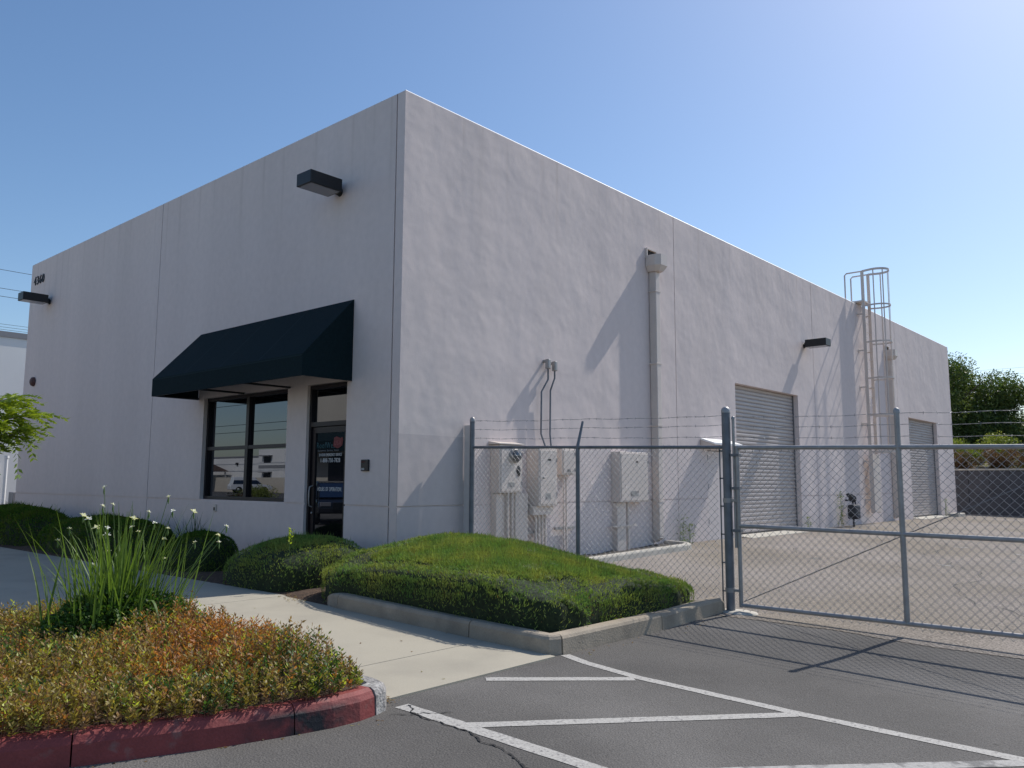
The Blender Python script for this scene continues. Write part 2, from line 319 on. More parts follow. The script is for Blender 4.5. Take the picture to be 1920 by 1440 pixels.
def ycrack(pts, wid, lab):
    global gz
    g0 = gz; gz = lambda x, y: g0(x, y) + .004
    crack(pts, wid, 'yard_crack', lab); gz = g0
ycrack([(2.2, -7.6), (4.0, -6.2), (6.5, -5.9), (9.5, -4.2), (13, -3.6)], .012, 'long dark crack wandering across the yard asphalt')
ycrack([(6.5, -5.9), (7.2, -3.6), (8.8, -1.9)], .009, 'branch crack in the yard asphalt toward the side wall')
ycrack([(11, -8.6), (14, -6.6), (19, -6.0)], .014, 'dark crack in the yard asphalt beyond the gate middle stile')
ST = mat('oil_stain', (.10, .09, .08), .7, grain=.2, gscale=30)
def stain(x, y, r, lab, mt):
    mb = MB(); V = [(x, y, gz(x, y) - .004)]; n = 22
    for i in range(n):
        a = 6.283 * i / n; q = r * (1 + .25 * math.sin(3 * a + x) + .15 * math.sin(7 * a + y)); px_, py_ = x + q * math.cos(a), y + q * .7 * math.sin(a); V.append((px_, py_, gz(px_, py_) - .004))
    mb.add(V, [(0, 1 + i, 1 + (i + 1) % n) for i in range(n)]); tag(mb.build('oil_stain', mt), lab, kind='structure')
stain(7.2, -3.0, .16, 'small dark oil stain on the yard before the near roller door', ST); stain(9.6, -5.6, .12, 'small dark oil stain on the open yard', ST)
# worn paint ticks in the yard
for i, (a, b, lb) in enumerate((((7.86, -4.84), (7.80, -5.08), 'short worn white tick on the yard asphalt, nearest to the gate'), ((12.0, -4.1), (12.0, -4.4), 'short worn white tick on the yard asphalt, level with the roller doors'), ((11.2, -5.35), (11.1, -5.65), 'short worn white tick on the yard asphalt at the right edge'))):
    mb = MB(); x0, y0 = a; x1, y1 = b
    mb.add([(x0 - .06, y0, gz(x0, y0) - .003), (x0 + .06, y0, gz(x0, y0) - .003), (x1 + .06, y1, gz(x1, y1) - .003), (x1 - .06, y1, gz(x1, y1) - .003)], [(0, 1, 2, 3)])
    tag(mb.build('paint_tick', M['paintw']), lb, 'road marking', 'worn ticks in the yard')

# walkway slabs
wk = empty('walkway', (0, 0, 0), 'pale concrete walkway along the front of the building', kind='structure')
cuts = [-4.25, -3.42, -.12, 1.3, 2.85, 4.45, 6.05, 7.65, 9.25, 10.85, 12.45, 14.05, 15.65, 20, 30]
for a, b in zip(cuts[:-1], cuts[1:]):
    x0 = -3.74 if b < 0 else -4.52; x1 = -1.84 if b < 0 else -1.80
    mb = MB(); gap = .005
    n = max(1, int((b - a) / .4)); xsn = [x0 + .015 * 0, x0 + .0, x1]
    V = []; yl = [a + gap + (b - a - 2 * gap) * i / n for i in range(n + 1)]
    for y in yl:
        sk = 0
        if a < -4.2 and y < -4.2: sk = 0
        V += [(x0, y + sk, wz(y) + .002), (x1, y + sk, wz(y) + .002), (x0, y + sk, wz(y) - .14), (x1, y + sk, wz(y) - .14)]
    for i in range(n):
        j = 4 * i; mb.add([V[j], V[j + 1], V[j + 2], V[j + 3], V[j + 4], V[j + 5], V[j + 6], V[j + 7]], [(0, 1, 5, 4), (0, 4, 6, 2), (1, 3, 7, 5)])
    mb.add(V[:4], [(0, 2, 3, 1)]); mb.add(V[-4:], [(0, 1, 3, 2)])
    mb.build('slab', M['conc'], wk)
mb = MB(); mb.box(-3.73, -1.85, -4.24, 20, -.2, -.135); mb.box(-4.5, -1.81, -.1, 30, -.06, -.025); mb.build('joint_base', M['dark'], wk)
mb = MB()   # kerb along the left side of the walkway
mb.bbox(-4.68, -4.53, -.45, 9.4, -.2, .008, .02); mb.build('walkway_kerb', M['kerbc'], wk)
mb = MB(); mb.bbox(-4.68, -4.53, 9.41, 24, -.2, .008, .02); mb.build('walkway_kerb', M['kerbc'], wk)

# ------------------------------------------------------------------ building
H = 7.065; W_ = 15.14; LL = 30.27
bd = empty('building', (0, 0, 0), 'pale grey single storey tilt-up concrete warehouse with dark green awning side and roller doors', 'building')
def facade(name, u0, u1, z0, z1, holes, kind, parent, groove=True, thick=.2, subu=None):
    us = sorted(set([u0, u1] + [v for h in holes for v in h[:2] if u0 < v < u1])); zc = sorted(set([z0, z1] + ([.990, 1.012] if groove else []) + [v for h in holes for v in h[2:] if z0 < v < z1]))
    def dep(i, j):
        if i < 0 or j < 0 or i >= len(us) - 1 or j >= len(zc) - 1: return None
        u = (us[i] + us[i + 1]) / 2; z = (zc[j] + zc[j + 1]) / 2
        for h in holes:
            if h[0] < u < h[1] and h[2] < z < h[3]: return None
        return .02 if (groove and .990 < z < 1.012) else 0.
    mp = (lambda u, d, z: (d, u, z)) if kind == 'front' else (lambda u, d, z: (u, d, z))
    mb = MB()
    for i in range(len(us) - 1):
        for j in range(len(zc) - 1):
            d = dep(i, j)
            if d is None: continue
            a, b, c, e = us[i], us[i + 1], zc[j], zc[j + 1]
            mb.add([mp(a, d, c), mp(b, d, c), mp(b, d, e), mp(a, d, e)], [(0, 1, 2, 3)])
            mb.add([mp(a, thick, c), mp(b, thick, c), mp(b, thick, e), mp(a, thick, e)], [(3, 2, 1, 0)])
            for (ni, nj, p, q) in ((i - 1, j, (a, c), (a, e)), (i + 1, j, (b, c), (b, e)), (i, j - 1, (a, c), (b, c)), (i, j + 1, (a, e), (b, e))):
                nd = dep(ni, nj); to = thick if nd is None else nd
                if to > d: mb.add([mp(p[0], d, p[1]), mp(q[0], d, q[1]), mp(q[0], to, q[1]), mp(p[0], to, p[1])], [(0, 1, 2, 3)])
    me = mb.build(name, M['stucco'], parent)
    bm = bmesh.new(); bm.from_mesh(me.data); bmesh.ops.remove_doubles(bm, verts=bm.verts, dist=.0005); bmesh.ops.recalc_face_normals(bm, faces=bm.faces); bm.to_mesh(me.data); bm.free()
    return me
WIN = (2.77, 5.50, 1.012, 2.86); DOOR = (1.20, 2.22, -.3, 2.86)
facade('wall_panel', .195, 7.60, -.3, H, [WIN, DOOR], 'front', bd)
facade('wall_panel', 7.62, W_, -.3, H, [], 'front', bd)
G1 = (10.37, 14.10, -.3, 3.70); G2 = (24.13, 27.88, -.3, 3.72); SD = (8.93, 9.90, -.3, 2.06)
js = [0, 7.64, 15.30, 22.97, LL]
for a, b in zip(js[:-1], js[1:]):
    hs = [h for h in (G1, G2, SD) if a < h[0] < b]
    facade('wall_panel', a + (.01 if a else 0), b - .01, -.3, H, hs, 'side', bd, thick=.17)
mb = MB(); mb.box(LL - .2, LL - .001, .195, W_ - .21, -.3, H - .001); mb.build('end_wall', M['stucco'], bd)
mb = MB(); mb.box(.205, LL - .001, W_ - .2, W_ - .001, -.3, H - .001); mb.build('rear_wall', M['stucco'], bd)
mb = MB(); mb.box(.03, .18, 7.59, 7.63, -.3, H - .01); mb.build('joint_sealant', M['sealant'], bd)
mb = MB(); mb.box(.035, .19, .172, .193, -.3, H - .01); mb.build('joint_sealant', M['sealant'], bd)
for a in js[1:-1]:
    mb = MB(); mb.box(a - .02, a + .02, .03, .16, -.3, H - .01); mb.build('joint_sealant', M['sealant'], bd)
mb = MB(); mb.box(.21, LL - .25, .26, W_ - .25, 6.3, 6.4); mb.build('roof', M['fargrey'], bd)
mb = MB(); mb.box(.6, 30, .6, 14.8, -.3, 6.2); mb.build('interior_core', M['dark'], bd)
mb = MB()
c_ = .028; z_ = H + .001
mb.add([(0, 0, z_), (LL, 0, z_), (LL - c_, c_, z_ + c_), (c_, c_, z_ + c_), (c_, W_, z_ + c_), (0, W_, z_), (.24, .24, z_ + c_), (LL, .24, z_ + c_), (.24, W_, z_ + c_), (.24, .24, z_), (LL, .24, z_), (.24, W_, z_)],
       [(0, 1, 2, 3), (0, 3, 4, 5), (3, 2, 7, 6), (3, 6, 8, 4), (6, 7, 10, 9), (8, 6, 9, 11), (1, 10, 7, 2)])
mb.build('coping', M['coping'], bd)
# window
wn = empty('window', (0, 0, 0)); wn.parent = bd
xg = .12
mb = MB(); fw = .055
y0, y1, z0, z1 = WIN[0] + .004, WIN[1] - .004, WIN[2] + .004, WIN[3] - .004
mb.box(xg - .05, xg + .05, y0, y1, z0, z0 + fw); mb.box(xg - .05, xg + .05, y0, y1, z1 - fw, z1)
mb.box(xg - .05, xg + .05, y0, y0 + fw, z0 + fw, z1 - fw); mb.box(xg - .05, xg + .05, y1 - fw, y1, z0 + fw, z1 - fw)
ym = 4.09; zt = 1.93
mb.box(xg - .052, xg + .048, ym - .045, ym + .045, z0 + fw, z1 - fw); mb.box(xg - .046, xg + .044, y0 + fw, ym - .045, zt - .03, zt + .03); mb.box(xg - .046, xg + .044, ym + .045, y1 - fw, zt - .03, zt + .03)
mb.build('frame', M['bronze'], wn)
for (a, b) in ((y0 + fw, ym - .045), (ym + .045, y1 - fw)):
    for (c, d) in ((z0 + fw, zt - .03), (zt + .03, z1 - fw)):
        mb = MB(); mb.box(xg + .004, xg + .012, a, b, c, d); mb.build('pane', M['glass'], wn)
mb = MB(); mb.box(.2, .45, y0, y1, z0, z1); mb.build('blind_backing', M['dark'], wn)
# door
dr = empty('entrance_door', (0, 0, 0)); dr.parent = bd; tag(dr, 'dark framed glass entrance door with white lettering')
mb = MB(); xd = .10; a, b = DOOR[0] + .004, DOOR[1] - .004; top = 2.85
for (p, q, r, s) in ((a, a + .05, .0, top), (b - .05, b, .0, top), (a + .05, b - .05, top - .06, top), (a + .05, b - .05, 2.20, 2.27)): mb.box(xd - .05, xd + .06, p, q, r, s)
mb.build('frame', M['bronze'], dr)
mb = MB(); p0, p1 = a + .055, b - .055
mb.box(xd - .02, xd + .025, p0, p0 + .075, .01, 2.19); mb.box(xd - .02, xd + .025, p1 - .085, p1, .01, 2.19); mb.box(xd - .02, xd + .025, p0 + .075, p1 - .085, 2.10, 2.19); mb.box(xd - .02, xd + .025, p0 + .075, p1 - .085, .01, .2)
mb.build('door_leaf', M['bronze'], dr)
mb = MB(); mb.box(xd + .0, xd + .008, p0 + .075, p1 - .085, .2, 2.10); mb.build('pane', M['glass'], dr)
mb = MB(); mb.box(xd + .0, xd + .008, a + .05, b - .05, 2.27, top - .06); mb.build('transom_pane', M['glass'], dr)
mb = MB(); mb.box(.2, .45, a, b, -.2, top); mb.build('dark_backing', M['dark'], dr)
mb = MB(); yh = p1 - .045
mb.tube([(xd - .02, yh, .95), (xd - .075, yh, .97), (xd - .085, yh, 1.05), (xd - .085, yh, 1.18), (xd - .075, yh, 1.26), (xd - .02, yh, 1.28)], .011, 8); mb.build('handle', M['galv'], dr)
mb = MB(); mb.lathe([(0, -.012), (.016, -.01), (.018, 0)], (xd - .025, yh, .86), 12, Matrix.Rotation(math.pi / 2, 4, 'Y')); mb.build('lock', M['galv'], dr)
tx = (0, -1, 0); tz = (0, 0, 1); yc = (p0 + .075 + p1 - .085) / 2; xt = xd - .003
teal = mat('teal_vinyl', (.015, .09, .115), .6); redv = mat('red_vinyl', (.16, .018, .022), .6)
text_part('lettering', '24 HOUR EMERGENCY SERVICE', .062, M['white'], dr, (xt, yc, 1.735), tx, tz, .58, 'CENTER', .001)
text_part('lettering', '1-888-750-7828', .092, M['white'], dr, (xt, yc, 1.64), tx, tz, .72, 'CENTER', .001)
text_part('lettering', 'HOURS OF OPERATION', .088, M['white'], dr, (xt, yc, 1.20), tx, tz, .56, 'CENTER', .001)
text_part('logo_lettering', 'RoofWest', .13, teal, dr, (xt, yc + .36, 1.86), tx, tz, .82, 'LEFT', .001)
text_part('logo_lettering', 'Equipment, Service, Vision', .042, M['fargrey'], dr, (xt, yc + .33, 1.81), tx, tz, 1., 'LEFT', .001)
mb = MB(); pts = [(0, .02), (.02, .15), (.10, .17), (.2, .14), (.27, .155), (.285, .10), (.26, .03), (.2, .0), (.13, -.015), (.06, .0)]
mb.add([(xt - .0012, yc - .07 - u * .85, 1.865 + v) for u, v in pts] + [(xt + .0005, yc - .07 - u * .85, 1.865 + v) for u, v in pts], [tuple(range(10))] + [(i, (i + 1) % 10, (i + 1) % 10 + 10, i + 10) for i in range(10)]); mb.build('logo_patch', redv, dr)
text_part('logo_lettering', 'USA', .10, mat('pink_vinyl', (.3, .09, .1), .6), dr, (xt - .003, yc - .09, 1.90), tx, tz, .9, 'LEFT', .001)
# house number
text_part('house_number', '4360', .33, mat('numeral_paint', (.03, .03, .035), .6), bd, (-.012, 14.90, 6.47), tx, tz, .98, 'LEFT', .01)
# roller doors
def roller(u0, u1, top, nm):
    r = empty('roller_door', (0, 0, 0)); r.parent = bd
    mb = MB(); hh = .096; prof = [(0, 0), (-.012, .012), (-.018, .03), (-.018, .062), (-.012, .08), (0, .088), (.004, .096)]
    L = u1 - u0 - .02
    V = [(x, y, z) for x in (0, L) for (y, z) in prof]; n = len(prof)
    mb.add(V, [(i, i + 1, n + i + 1, n + i) for i in range(n - 1)])
    first = mb.build('slat', M['slat'], r); zb = gz(u0, 0) + .05
    k = int((top - zb) / hh) + 1
    first.location = (u0 + .01, .17, zb)
    for i in range(1, k):
        if zb + (i + 1) * hh > top + .10: break
        c = first.copy(); COL.objects.link(c); c.parent = r; c.location = (u0 + .01, .17 + random.uniform(-.001, .001), zb + i * hh)
    mb = MB(); mb.box(u0 + .01, u1 - .01, .14, .20, zb - .07, zb); mb.build('bottom_bar', M['bronze'], r)
    for q in (u0 + .004, u1 - .035): mb = MB(); mb.box(q, q + .031, .125, .165, zb - .05, top - .004); mb.build('guide_rail', M['sealant'], r)
    return r
roller(G1[0], G1[1], G1[3], ''); roller(G2[0], G2[1], G2[3], '')
for (a, b) in (G1[:2], G2[:2]):
    mb = MB(); z = gz(a, -.3); mb.add([(a - .05, -.35, z - .0), (b + .05, -.35, z), (b + .05, .3, z + .045), (a - .05, .3, z + .045), (a - .05, -.35, z - .1), (b + .05, -.35, z - .1)], [(0, 1, 2, 3), (4, 5, 1, 0)])
    mb.build('concrete_sill', M['kerbl'], bd)
# flush side door
sd = empty('steel_door', (0, 0, 0)); sd.parent = bd
mb = MB(); mb.box(SD[0] + .015, SD[1] - .015, .02, .06, .09, 2.045); mb.build('door_leaf', M['stucco_trim'], sd)
mb = MB(); mb.box(SD[0], SD[1], .10, .18, -.2, 2.055); mb.build('dark_backing', M['dark'], sd)
for z in (.45, 1.2, 1.85):
    mb = MB(); mb.tube([(SD[0] + .012, .005, z), (SD[0] + .012, .005, z + .11)], .012, 8); mb.build('hinge', M['sealant'], sd)
mb = MB(); mb.lathe([(.0, -.05), (.03, -.04), (.03, -.015), (.012, 0)], (SD[1] - .08, .02, 1.02), 12, Matrix.Rotation(-math.pi / 2, 4, 'X')); mb.build('handle', M['galv'], sd)
hd = empty('door_hood', (0, 0, 0), 'small pale metal rain hood above the flush side door behind the thick gate post', 'hood')
mb = MB(); mb.add([(8.62, -.005, 2.32), (9.98, -.005, 2.32), (9.98, -.34, 2.21), (8.62, -.34, 2.21), (8.62, -.34, 2.17), (9.98, -.34, 2.17), (9.98, -.005, 2.28), (8.62, -.005, 2.28)], [(0, 1, 2, 3), (3, 2, 5, 4), (4, 5, 6, 7), (0, 3, 4, 7), (1, 6, 5, 2), (0, 7, 6, 1)]); mb.build('hood_sheet', M['coping'], hd)
mb = MB(); mb.add([(8.63, -.005, 2.279), (8.63, -.335, 2.169), (8.63, -.005, 2.08), (8.65, -.005, 2.279), (8.65, -.335, 2.169), (8.65, -.005, 2.08)], [(0, 1, 2), (3, 5, 4), (0, 3, 4, 1), (1, 4, 5, 2), (0, 2, 5, 3)]); mb.build('side_bracket', M['beige'], hd)

# awning
aw = empty('awning', (0, 3.4, 2.83), 'dark green canvas awning with closed ends over the window and entrance door', 'awning')
aw.location = (0, 0, 0)
ya, yb, dx, zt_, zv, zb_ = 1.08, 5.72, .88, 4.08, 3.15, 2.84
mb = MB()
mb.add([(-.006, ya, zt_), (-.006, yb, zt_), (-dx, yb, zv), (-dx, ya, zv)], [(0, 1, 2, 3)]); 
mb.add([(-dx, ya, zv), (-dx, yb, zv), (-dx, yb, zb_), (-dx, ya, zb_)], [(0, 1, 2, 3)])
for y in (ya, yb): mb.add([(-.006, y, zt_), (-dx, y, zv), (-dx, y, zb_), (-.006, y, zb_)], [(0, 1, 2, 3)])
for y in (2.24, 3.40, 4.56):
    sm = MB(); ny_, nz_ = .93, .88
    sm.add([(-.02, y - .012, zt_ + .001), (-.02, y + .012, zt_ + .001), (-dx - .003, y + .012, zv + .006), (-dx - .003, y - .012, zv + .006), (-dx - .006, y + .012, zb_ + .003), (-dx - .006, y - .012, zb_ + .003)], [(0, 1, 2, 3), (3, 2, 4, 5)]); sm.build('seam', M['awning_seam'], aw)
sm = MB(); sm.box(-dx - .007, -dx - .0045, ya + .01, yb - .01, zv - .02, zv - .004); sm.build('seam', M['awning_seam'], aw)
o = mb.build('canvas', M['awning'], aw); md = o.modifiers.new('s', 'SOLIDIFY'); md.thickness = .006
mb = MB(); e = .018
for y in (ya + .03, yb - .03, 2.7, 4.1):
    mb.tube([(-.03, y, zt_ - .06), (-dx + .03, y, zv - .02), (-dx + .03, y, zb_ + .02)], e, 6)
    mb.tube([(-dx + .03, y, zb_ + .02), (-.01, y, zb_ + .02)], e, 6)
mb.tube([(-dx + .03, ya + .03, zb_ + .02), (-dx + .03, yb - .03, zb_ + .02)], e, 6); mb.tube([(-dx + .03, ya + .03, zv - .02), (-dx + .03, yb - .03, zv - .02)], e, 6)
mb.build('frame', M['black'], aw)

# wall lamps
def lamp(name, lab):
    r = empty(name, (0, 0, 0), lab, 'wall lamp', 'shoebox wall lamps')
    mb = MB(); mb.bbox(-.68, -.10, -.185, .185, 0, .20, .008); mb.build('housing', M['black'], r)
    mb = MB(); mb.box(-.655, -.13, -.16, .16, -.006, .0); mb.build('lens', M['lens'], r)
    mb = MB(); mb.box(-.10, -.02, -.045, .045, .02, .14); mb.build('arm', M['black'], r)
    mb = MB(); mb.lathe([(0, -.03), (.06, -.028), (.07, 0)], (0, 0, .06), 16, Matrix.Rotation(math.pi / 2, 4, 'Y')); mb.build('wall_plate', M['black'], r)
    return r
l1 = lamp('wall_lamp', 'black box wall lamp high above the green awning near the building corner'); l1.location = (0, 1.52, 5.81)
l2 = copytree(l1); l2.location = (0, 13.68, 5.80); l2['label'] = 'black box wall lamp below the house number at the far left'
l3 = copytree(l1); l3.location = (14.66, 0, 5.07); l3.rotation_euler = (0, 0, math.pi / 2); l3['label'] = 'black box wall lamp on the side wall between roller door and caged ladder'
# fire bell
hb = empty('fire_bell', (0, 0, 0), 'round dark red fire bell on the front wall below the left lamp', 'bell')
mb = MB(); mb.lathe([(0, -.10), (.06, -.095), (.105, -.07), (.12, -.03), (.12, -.01)], (0, 14.38, 3.86), 20, Matrix.Rotation(math.pi / 2, 4, 'Y')); mb.build('gong', M['horn'], hb)
mb = MB(); mb.box(-.05, -.001, 14.30, 14.46, 3.78, 3.94); mb.build('back_box', M['black'], hb)
ks = empty('sign_plaque', (0, 0, 0), 'small black plaque with red and white print right of the entrance door', 'sign')
mb = MB(); mb.bbox(-.035, -.001, .62, .785, 1.50, 1.665, .008); mb.build('plaque', M['black'], ks)
text_part('print', 'SUITE', .035, redv, ks, (-.037, .77, 1.62), tx, tz, .9, 'LEFT', .001); text_part('print', '200', .045, M['white'], ks, (-.037, .775, 1.515), tx, tz, 1, 'LEFT', .001)
ob = empty('outlet_box', (0, 0, 0), 'small beige electrical outlet box under the front window', 'outlet')
mb = MB(); mb.bbox(-.03, -.001, 4.86, 4.94, .81, .93, .006); mb.build('box_cover', M['beige'], ob); mb = MB(); mb.box(-.034, -.03, 4.875, 4.925, .825, .88); mb.build('flap', M['black'], ob)

# scuppers + downspouts
def downspout(x, ztop, zg, lab):
    r = empty('downspout', (x, 0, zg), lab, 'downspout', 'downspouts on the side wall')
    zt = ztop - zg
    mb = MB()
    a = .19
    pr = [(-a, -.01), (-a, -.22), (-a + .07, -.33), (a - .07, -.33), (a, -.22), (a, -.01)]
    pl_ = [(p[0] * .62, p[1] * .8 - .001) for p in pr]; n = 6
    V = [(p[0], p[1], zt) for p in pr] + [(p[0], p[1], zt - .22) for p in pr] + [(p[0], p[1], zt - .33) for p in pl_]
    mb.add(V, [(i, (i + 1) % n, n + (i + 1) % n, n + i) for i in range(n)] + [(n + i, n + (i + 1) % n, 2 * n + (i + 1) % n, 2 * n + i) for i in range(n)] + [tuple(range(2 * n, 3 * n))])
    o = mb.build('collector_head', M['beige'], r); md = o.modifiers.new('s', 'SOLIDIFY'); md.thickness = .006
    mb = MB(); mb.box(-.17, .17, -.01, -.004, zt - .02, zt + .13); mb.build('scupper_opening', M['dark'], r)
    mb = MB(); mb.box(-.20, -.17, -.05, -.001, zt - .05, zt + .16); mb.box(.17, .20, -.05, -.001, zt - .05, zt + .16); mb.box(-.17, .17, -.05, -.001, zt + .135, zt + .16); mb.build('scupper_frame', M['beige'], r)
    mb = MB(); mb.bbox(-.075, .085, -.17, -.008, .22, zt - .33, .012); mb.build('pipe', M['beige'], r)
    for z in (.9, 2.4, zt * .62, zt - .75):
        mb = MB(); mb.box(-.095, .105, -.177, -.001, z, z + .025); mb.build('strap', M['beige'], r)
    mb = MB(); mb.bbox(-.07, .08, -.155, -.02, 0, .14, .01, Matrix.Translation((0, -.05, .10)) @ Matrix.Rotation(math.radians(-38), 4, 'X')); mb.build('shoe', M['beige'], r)
    return r
downspout(6.68, 5.96, .07, 'pale collector head and downspout nearest the corner, beside the electrical cabinets')
downspout(21.95, 5.90, .05, 'pale downspout behind the caged ladder')

# electrical cabinets
def cabinet(name, x0, x1, z0, z1, d, lab, lip=.0):
    r = empty(name, (0, 0, 0), lab, 'electrical cabinet', 'electrical boxes on the side wall')
    mb = MB(); mb.bbox(x0, x1, -d, -.001, z0, z1, .01); mb.build('housing', M['beige'], r)
    mb = MB(); mb.bbox(x0 + .03, x1 - .03, -d - .012, -d - .001, z0 + .03, z1 - .03, .004); mb.build('cover', M['beige'], r)
    for z in (z0 + (z1 - z0) * .2, z0 + (z1 - z0) * .8):
        mb = MB(); mb.tube([(x1 - .022, -d - .012, z - .03), (x1 - .022, -d - .012, z + .03)], .007, 6); mb.build('hinge', M['galvd'], r)
    mb = MB(); mb.box(x0 + (x1 - x0) * .35, x0 + (x1 - x0) * .62, -d - .0155, -d - .012, z0 + (z1 - z0) * .12, z0 + (z1 - z0) * .22); mb.build('warning_label', M['paintw'], r)
    return r
c1 = cabinet('meter_cabinet', 1.88, 2.42, 1.18, 1.93, .2, 'beige meter cabinet with round glass meter, leftmost on the side wall')
mb = MB(); mb.add([(1.84, -.002, 1.985), (2.46, -.002, 1.985), (2.46, -.225, 1.95), (1.84, -.225, 1.95), (1.84, -.225, 1.935), (2.46, -.225, 1.935), (2.46, -.002, 1.935), (1.84, -.002, 1.935)], [(0, 1, 2, 3), (3, 2, 5, 4), (4, 5, 6, 7), (0, 3, 4, 7), (1, 6, 5, 2)]); mb.build('rain_hood', M['beige'], c1)
RX = Matrix.Rotation(math.pi / 2, 4, 'X')
mb = MB(); mb.lathe([(.11, 0), (.11, .05), (.10, .06)], (2.2, -.212, 1.76), 24, RX); mb.build('meter_ring', M['galv'], c1)
mb = MB(); mb.lathe([(0, .12), (.06, .115), (.088, .09), (.092, .05)], (2.2, -.212, 1.76), 24, RX); mb.build('meter_glass', glassmat('meter_glass_mat', (.7, .72, .75), (.10, .11, .12), .1, .6), c1)
mb = MB(); mb.lathe([(0, .004), (.055, .003), (.06, 0)], (2.31, -.214, 1.52), 16, RX @ Matrix.Diagonal((.85, 1.5, 1, 1))); mb.build('window_port', M['black'], c1)
mb = MB(); mb.box(1.9, 2.65, -.12, -.001, .0, 1.17); mb.build('pull_section', M['beige'], c1)
mb = MB()
for x in (2.12, 2.22, 2.3): mb.tube([(x, -.16, 1.18), (x, -.16, .0)], .022, 8)
mb.build('conduit', M['beige'], c1)
c2 = cabinet('breaker_cabinet', 2.76, 3.24, .96, 1.90, .26, 'tall beige breaker cabinet with a latch, second on the side wall below the twin conduits')
mb = MB(); mb.box(2.70, 3.22, -.20, -.001, .82, .96); mb.build('lower_box', M['beige'], c2)
mb = MB(); mb.lathe([(0, .03), (.02, .028), (.022, 0)], (2.86, -.27, 1.42), 12, RX); mb.build('latch', M['galv'], c2)
mb = MB(); mb.box(2.98, 3.06, -.276, -.272, 1.70, 1.73); mb.build('badge', M['black'], c2)
mb = MB()
for x in (2.85, 2.93, 3.01, 3.09): mb.tube([(x, -.12, .82), (x, -.12, -.05)], .024, 8)
mb.build('conduit', M['beige'], c2)
mb = MB(); mb.box(2.62, 2.95, -.09, -.045, .52, .56); mb.build('strut', M['galv'], c2)
c3 = cabinet('junction_box', 3.53, 3.90, 1.47, 1.92, .14, 'small beige junction box on two thin pipes, half behind the middle fence post')
mb = MB()
for x in (3.66, 3.73): mb.tube([(x, -.07, 1.47), (x, -.07, .0)], .016, 8)
mb.build('conduit', M['beige'], c3)
mb = MB(); mb.box(3.45, 3.97, -.06, -.02, .55, .59); mb.build('strut', M['galv'], c3)
c4 = cabinet('large_cabinet', 5.19, 6.16, .98, 1.92, .2, 'wide beige wall cabinet nearest the downspout')
mb = MB(); mb.box(5.72, 5.78, -.216, -.212, 1.72, 1.75); mb.build('badge', M['black'], c4)
mb = MB(); mb.box(5.22, 5.50, -.11, -.001, .0, .97); mb.build('duct', M['beige'], c4)
mb = MB(); mb.tube([(5.60, -.09, .97), (5.60, -.09, .0)], .03, 8); mb.build('conduit', M['beige'], c4)
mb = MB(); mb.box(5.05, 5.85, -.13, -.085, .53, .56); mb.build('strut', M['beige'], c4)
# twin service conduits
sc = empty('service_conduits', (0, 0, 0), 'pair of thin grey conduits with elbow fittings rising from the breaker cabinet', 'conduit')
for (xa, xb, zt, zb) in ((3.20, 3.06, 3.40, 2.86), (3.38, 3.30, 3.38, 2.90)):
    mb = MB(); mb.tube([(xa, -.10, zt - .05), (xa, -.10, zb + .22), (xb, -.07, zb), (xb, -.06, 2.15), (xb + (.06 if xa < 3.3 else -.02), -.10, 1.95), (xb + (.06 if xa < 3.3 else -.02), -.12, 1.90)], .015, 8); mb.build('conduit', M['galvd'], sc)
    mb = MB(); mb.bbox(xa - .035, xa + .035, -.14, -.06, zt - .14, zt + .03, .015); mb.tube([(xa, -.07, zt), (xa - .0, -.001, zt)], .028, 10); mb.build('elbow_fitting', M['galv'], sc)
# gas meter
gm = empty('gas_meter', (0, 0, 0), 'dark grey gas meter and regulator standing against the side wall', 'gas meter')
dk = mat('dark_grey_paint', (.035, .038, .045), .6)
mb = MB(); mb.bbox(17.0, 17.42, -.42, -.16, .38, .72, .06); mb.bbox(17.06, 17.36, -.44, -.14, .30, .46, .05); mb.build('meter_body', dk, gm)
mb = MB(); mb.tube([(17.1, -.3, .7), (17.1, -.3, .82), (17.1, -.3, .92), (16.95, -.3, .96), (16.72, -.3, .97)], .028, 8); mb.build('pipe', dk, gm); mb = MB(); mb.tube([(17.32, -.3, .7), (17.32, -.3, .8), (17.36, -.1, .84), (17.36, .0, .84)], .028, 8); mb.build('pipe', dk, gm); mb = MB(); mb.tube([(17.12, -.3, .32), (17.12, -.3, .0)], .03, 8); mb.build('pipe', dk, gm)
mb = MB(); mb.lathe([(0, .06), (.05, .055), (.11, .02), (.115, -.01), (.05, -.04), (0, -.05)], (17.1, -.3, .90), 18, Matrix.Rotation(1.2, 4, 'Y')); mb.build('regulator', dk, gm)
mb = MB(); mb.lathe([(0, .05), (.05, .045), (.09, .02), (.09, -.01), (.04, -.03), (0, -.03)], (16.86, -.3, 1.0), 16, Matrix.Rotation(.3, 4, 'Y')); mb.build('valve', dk, gm)

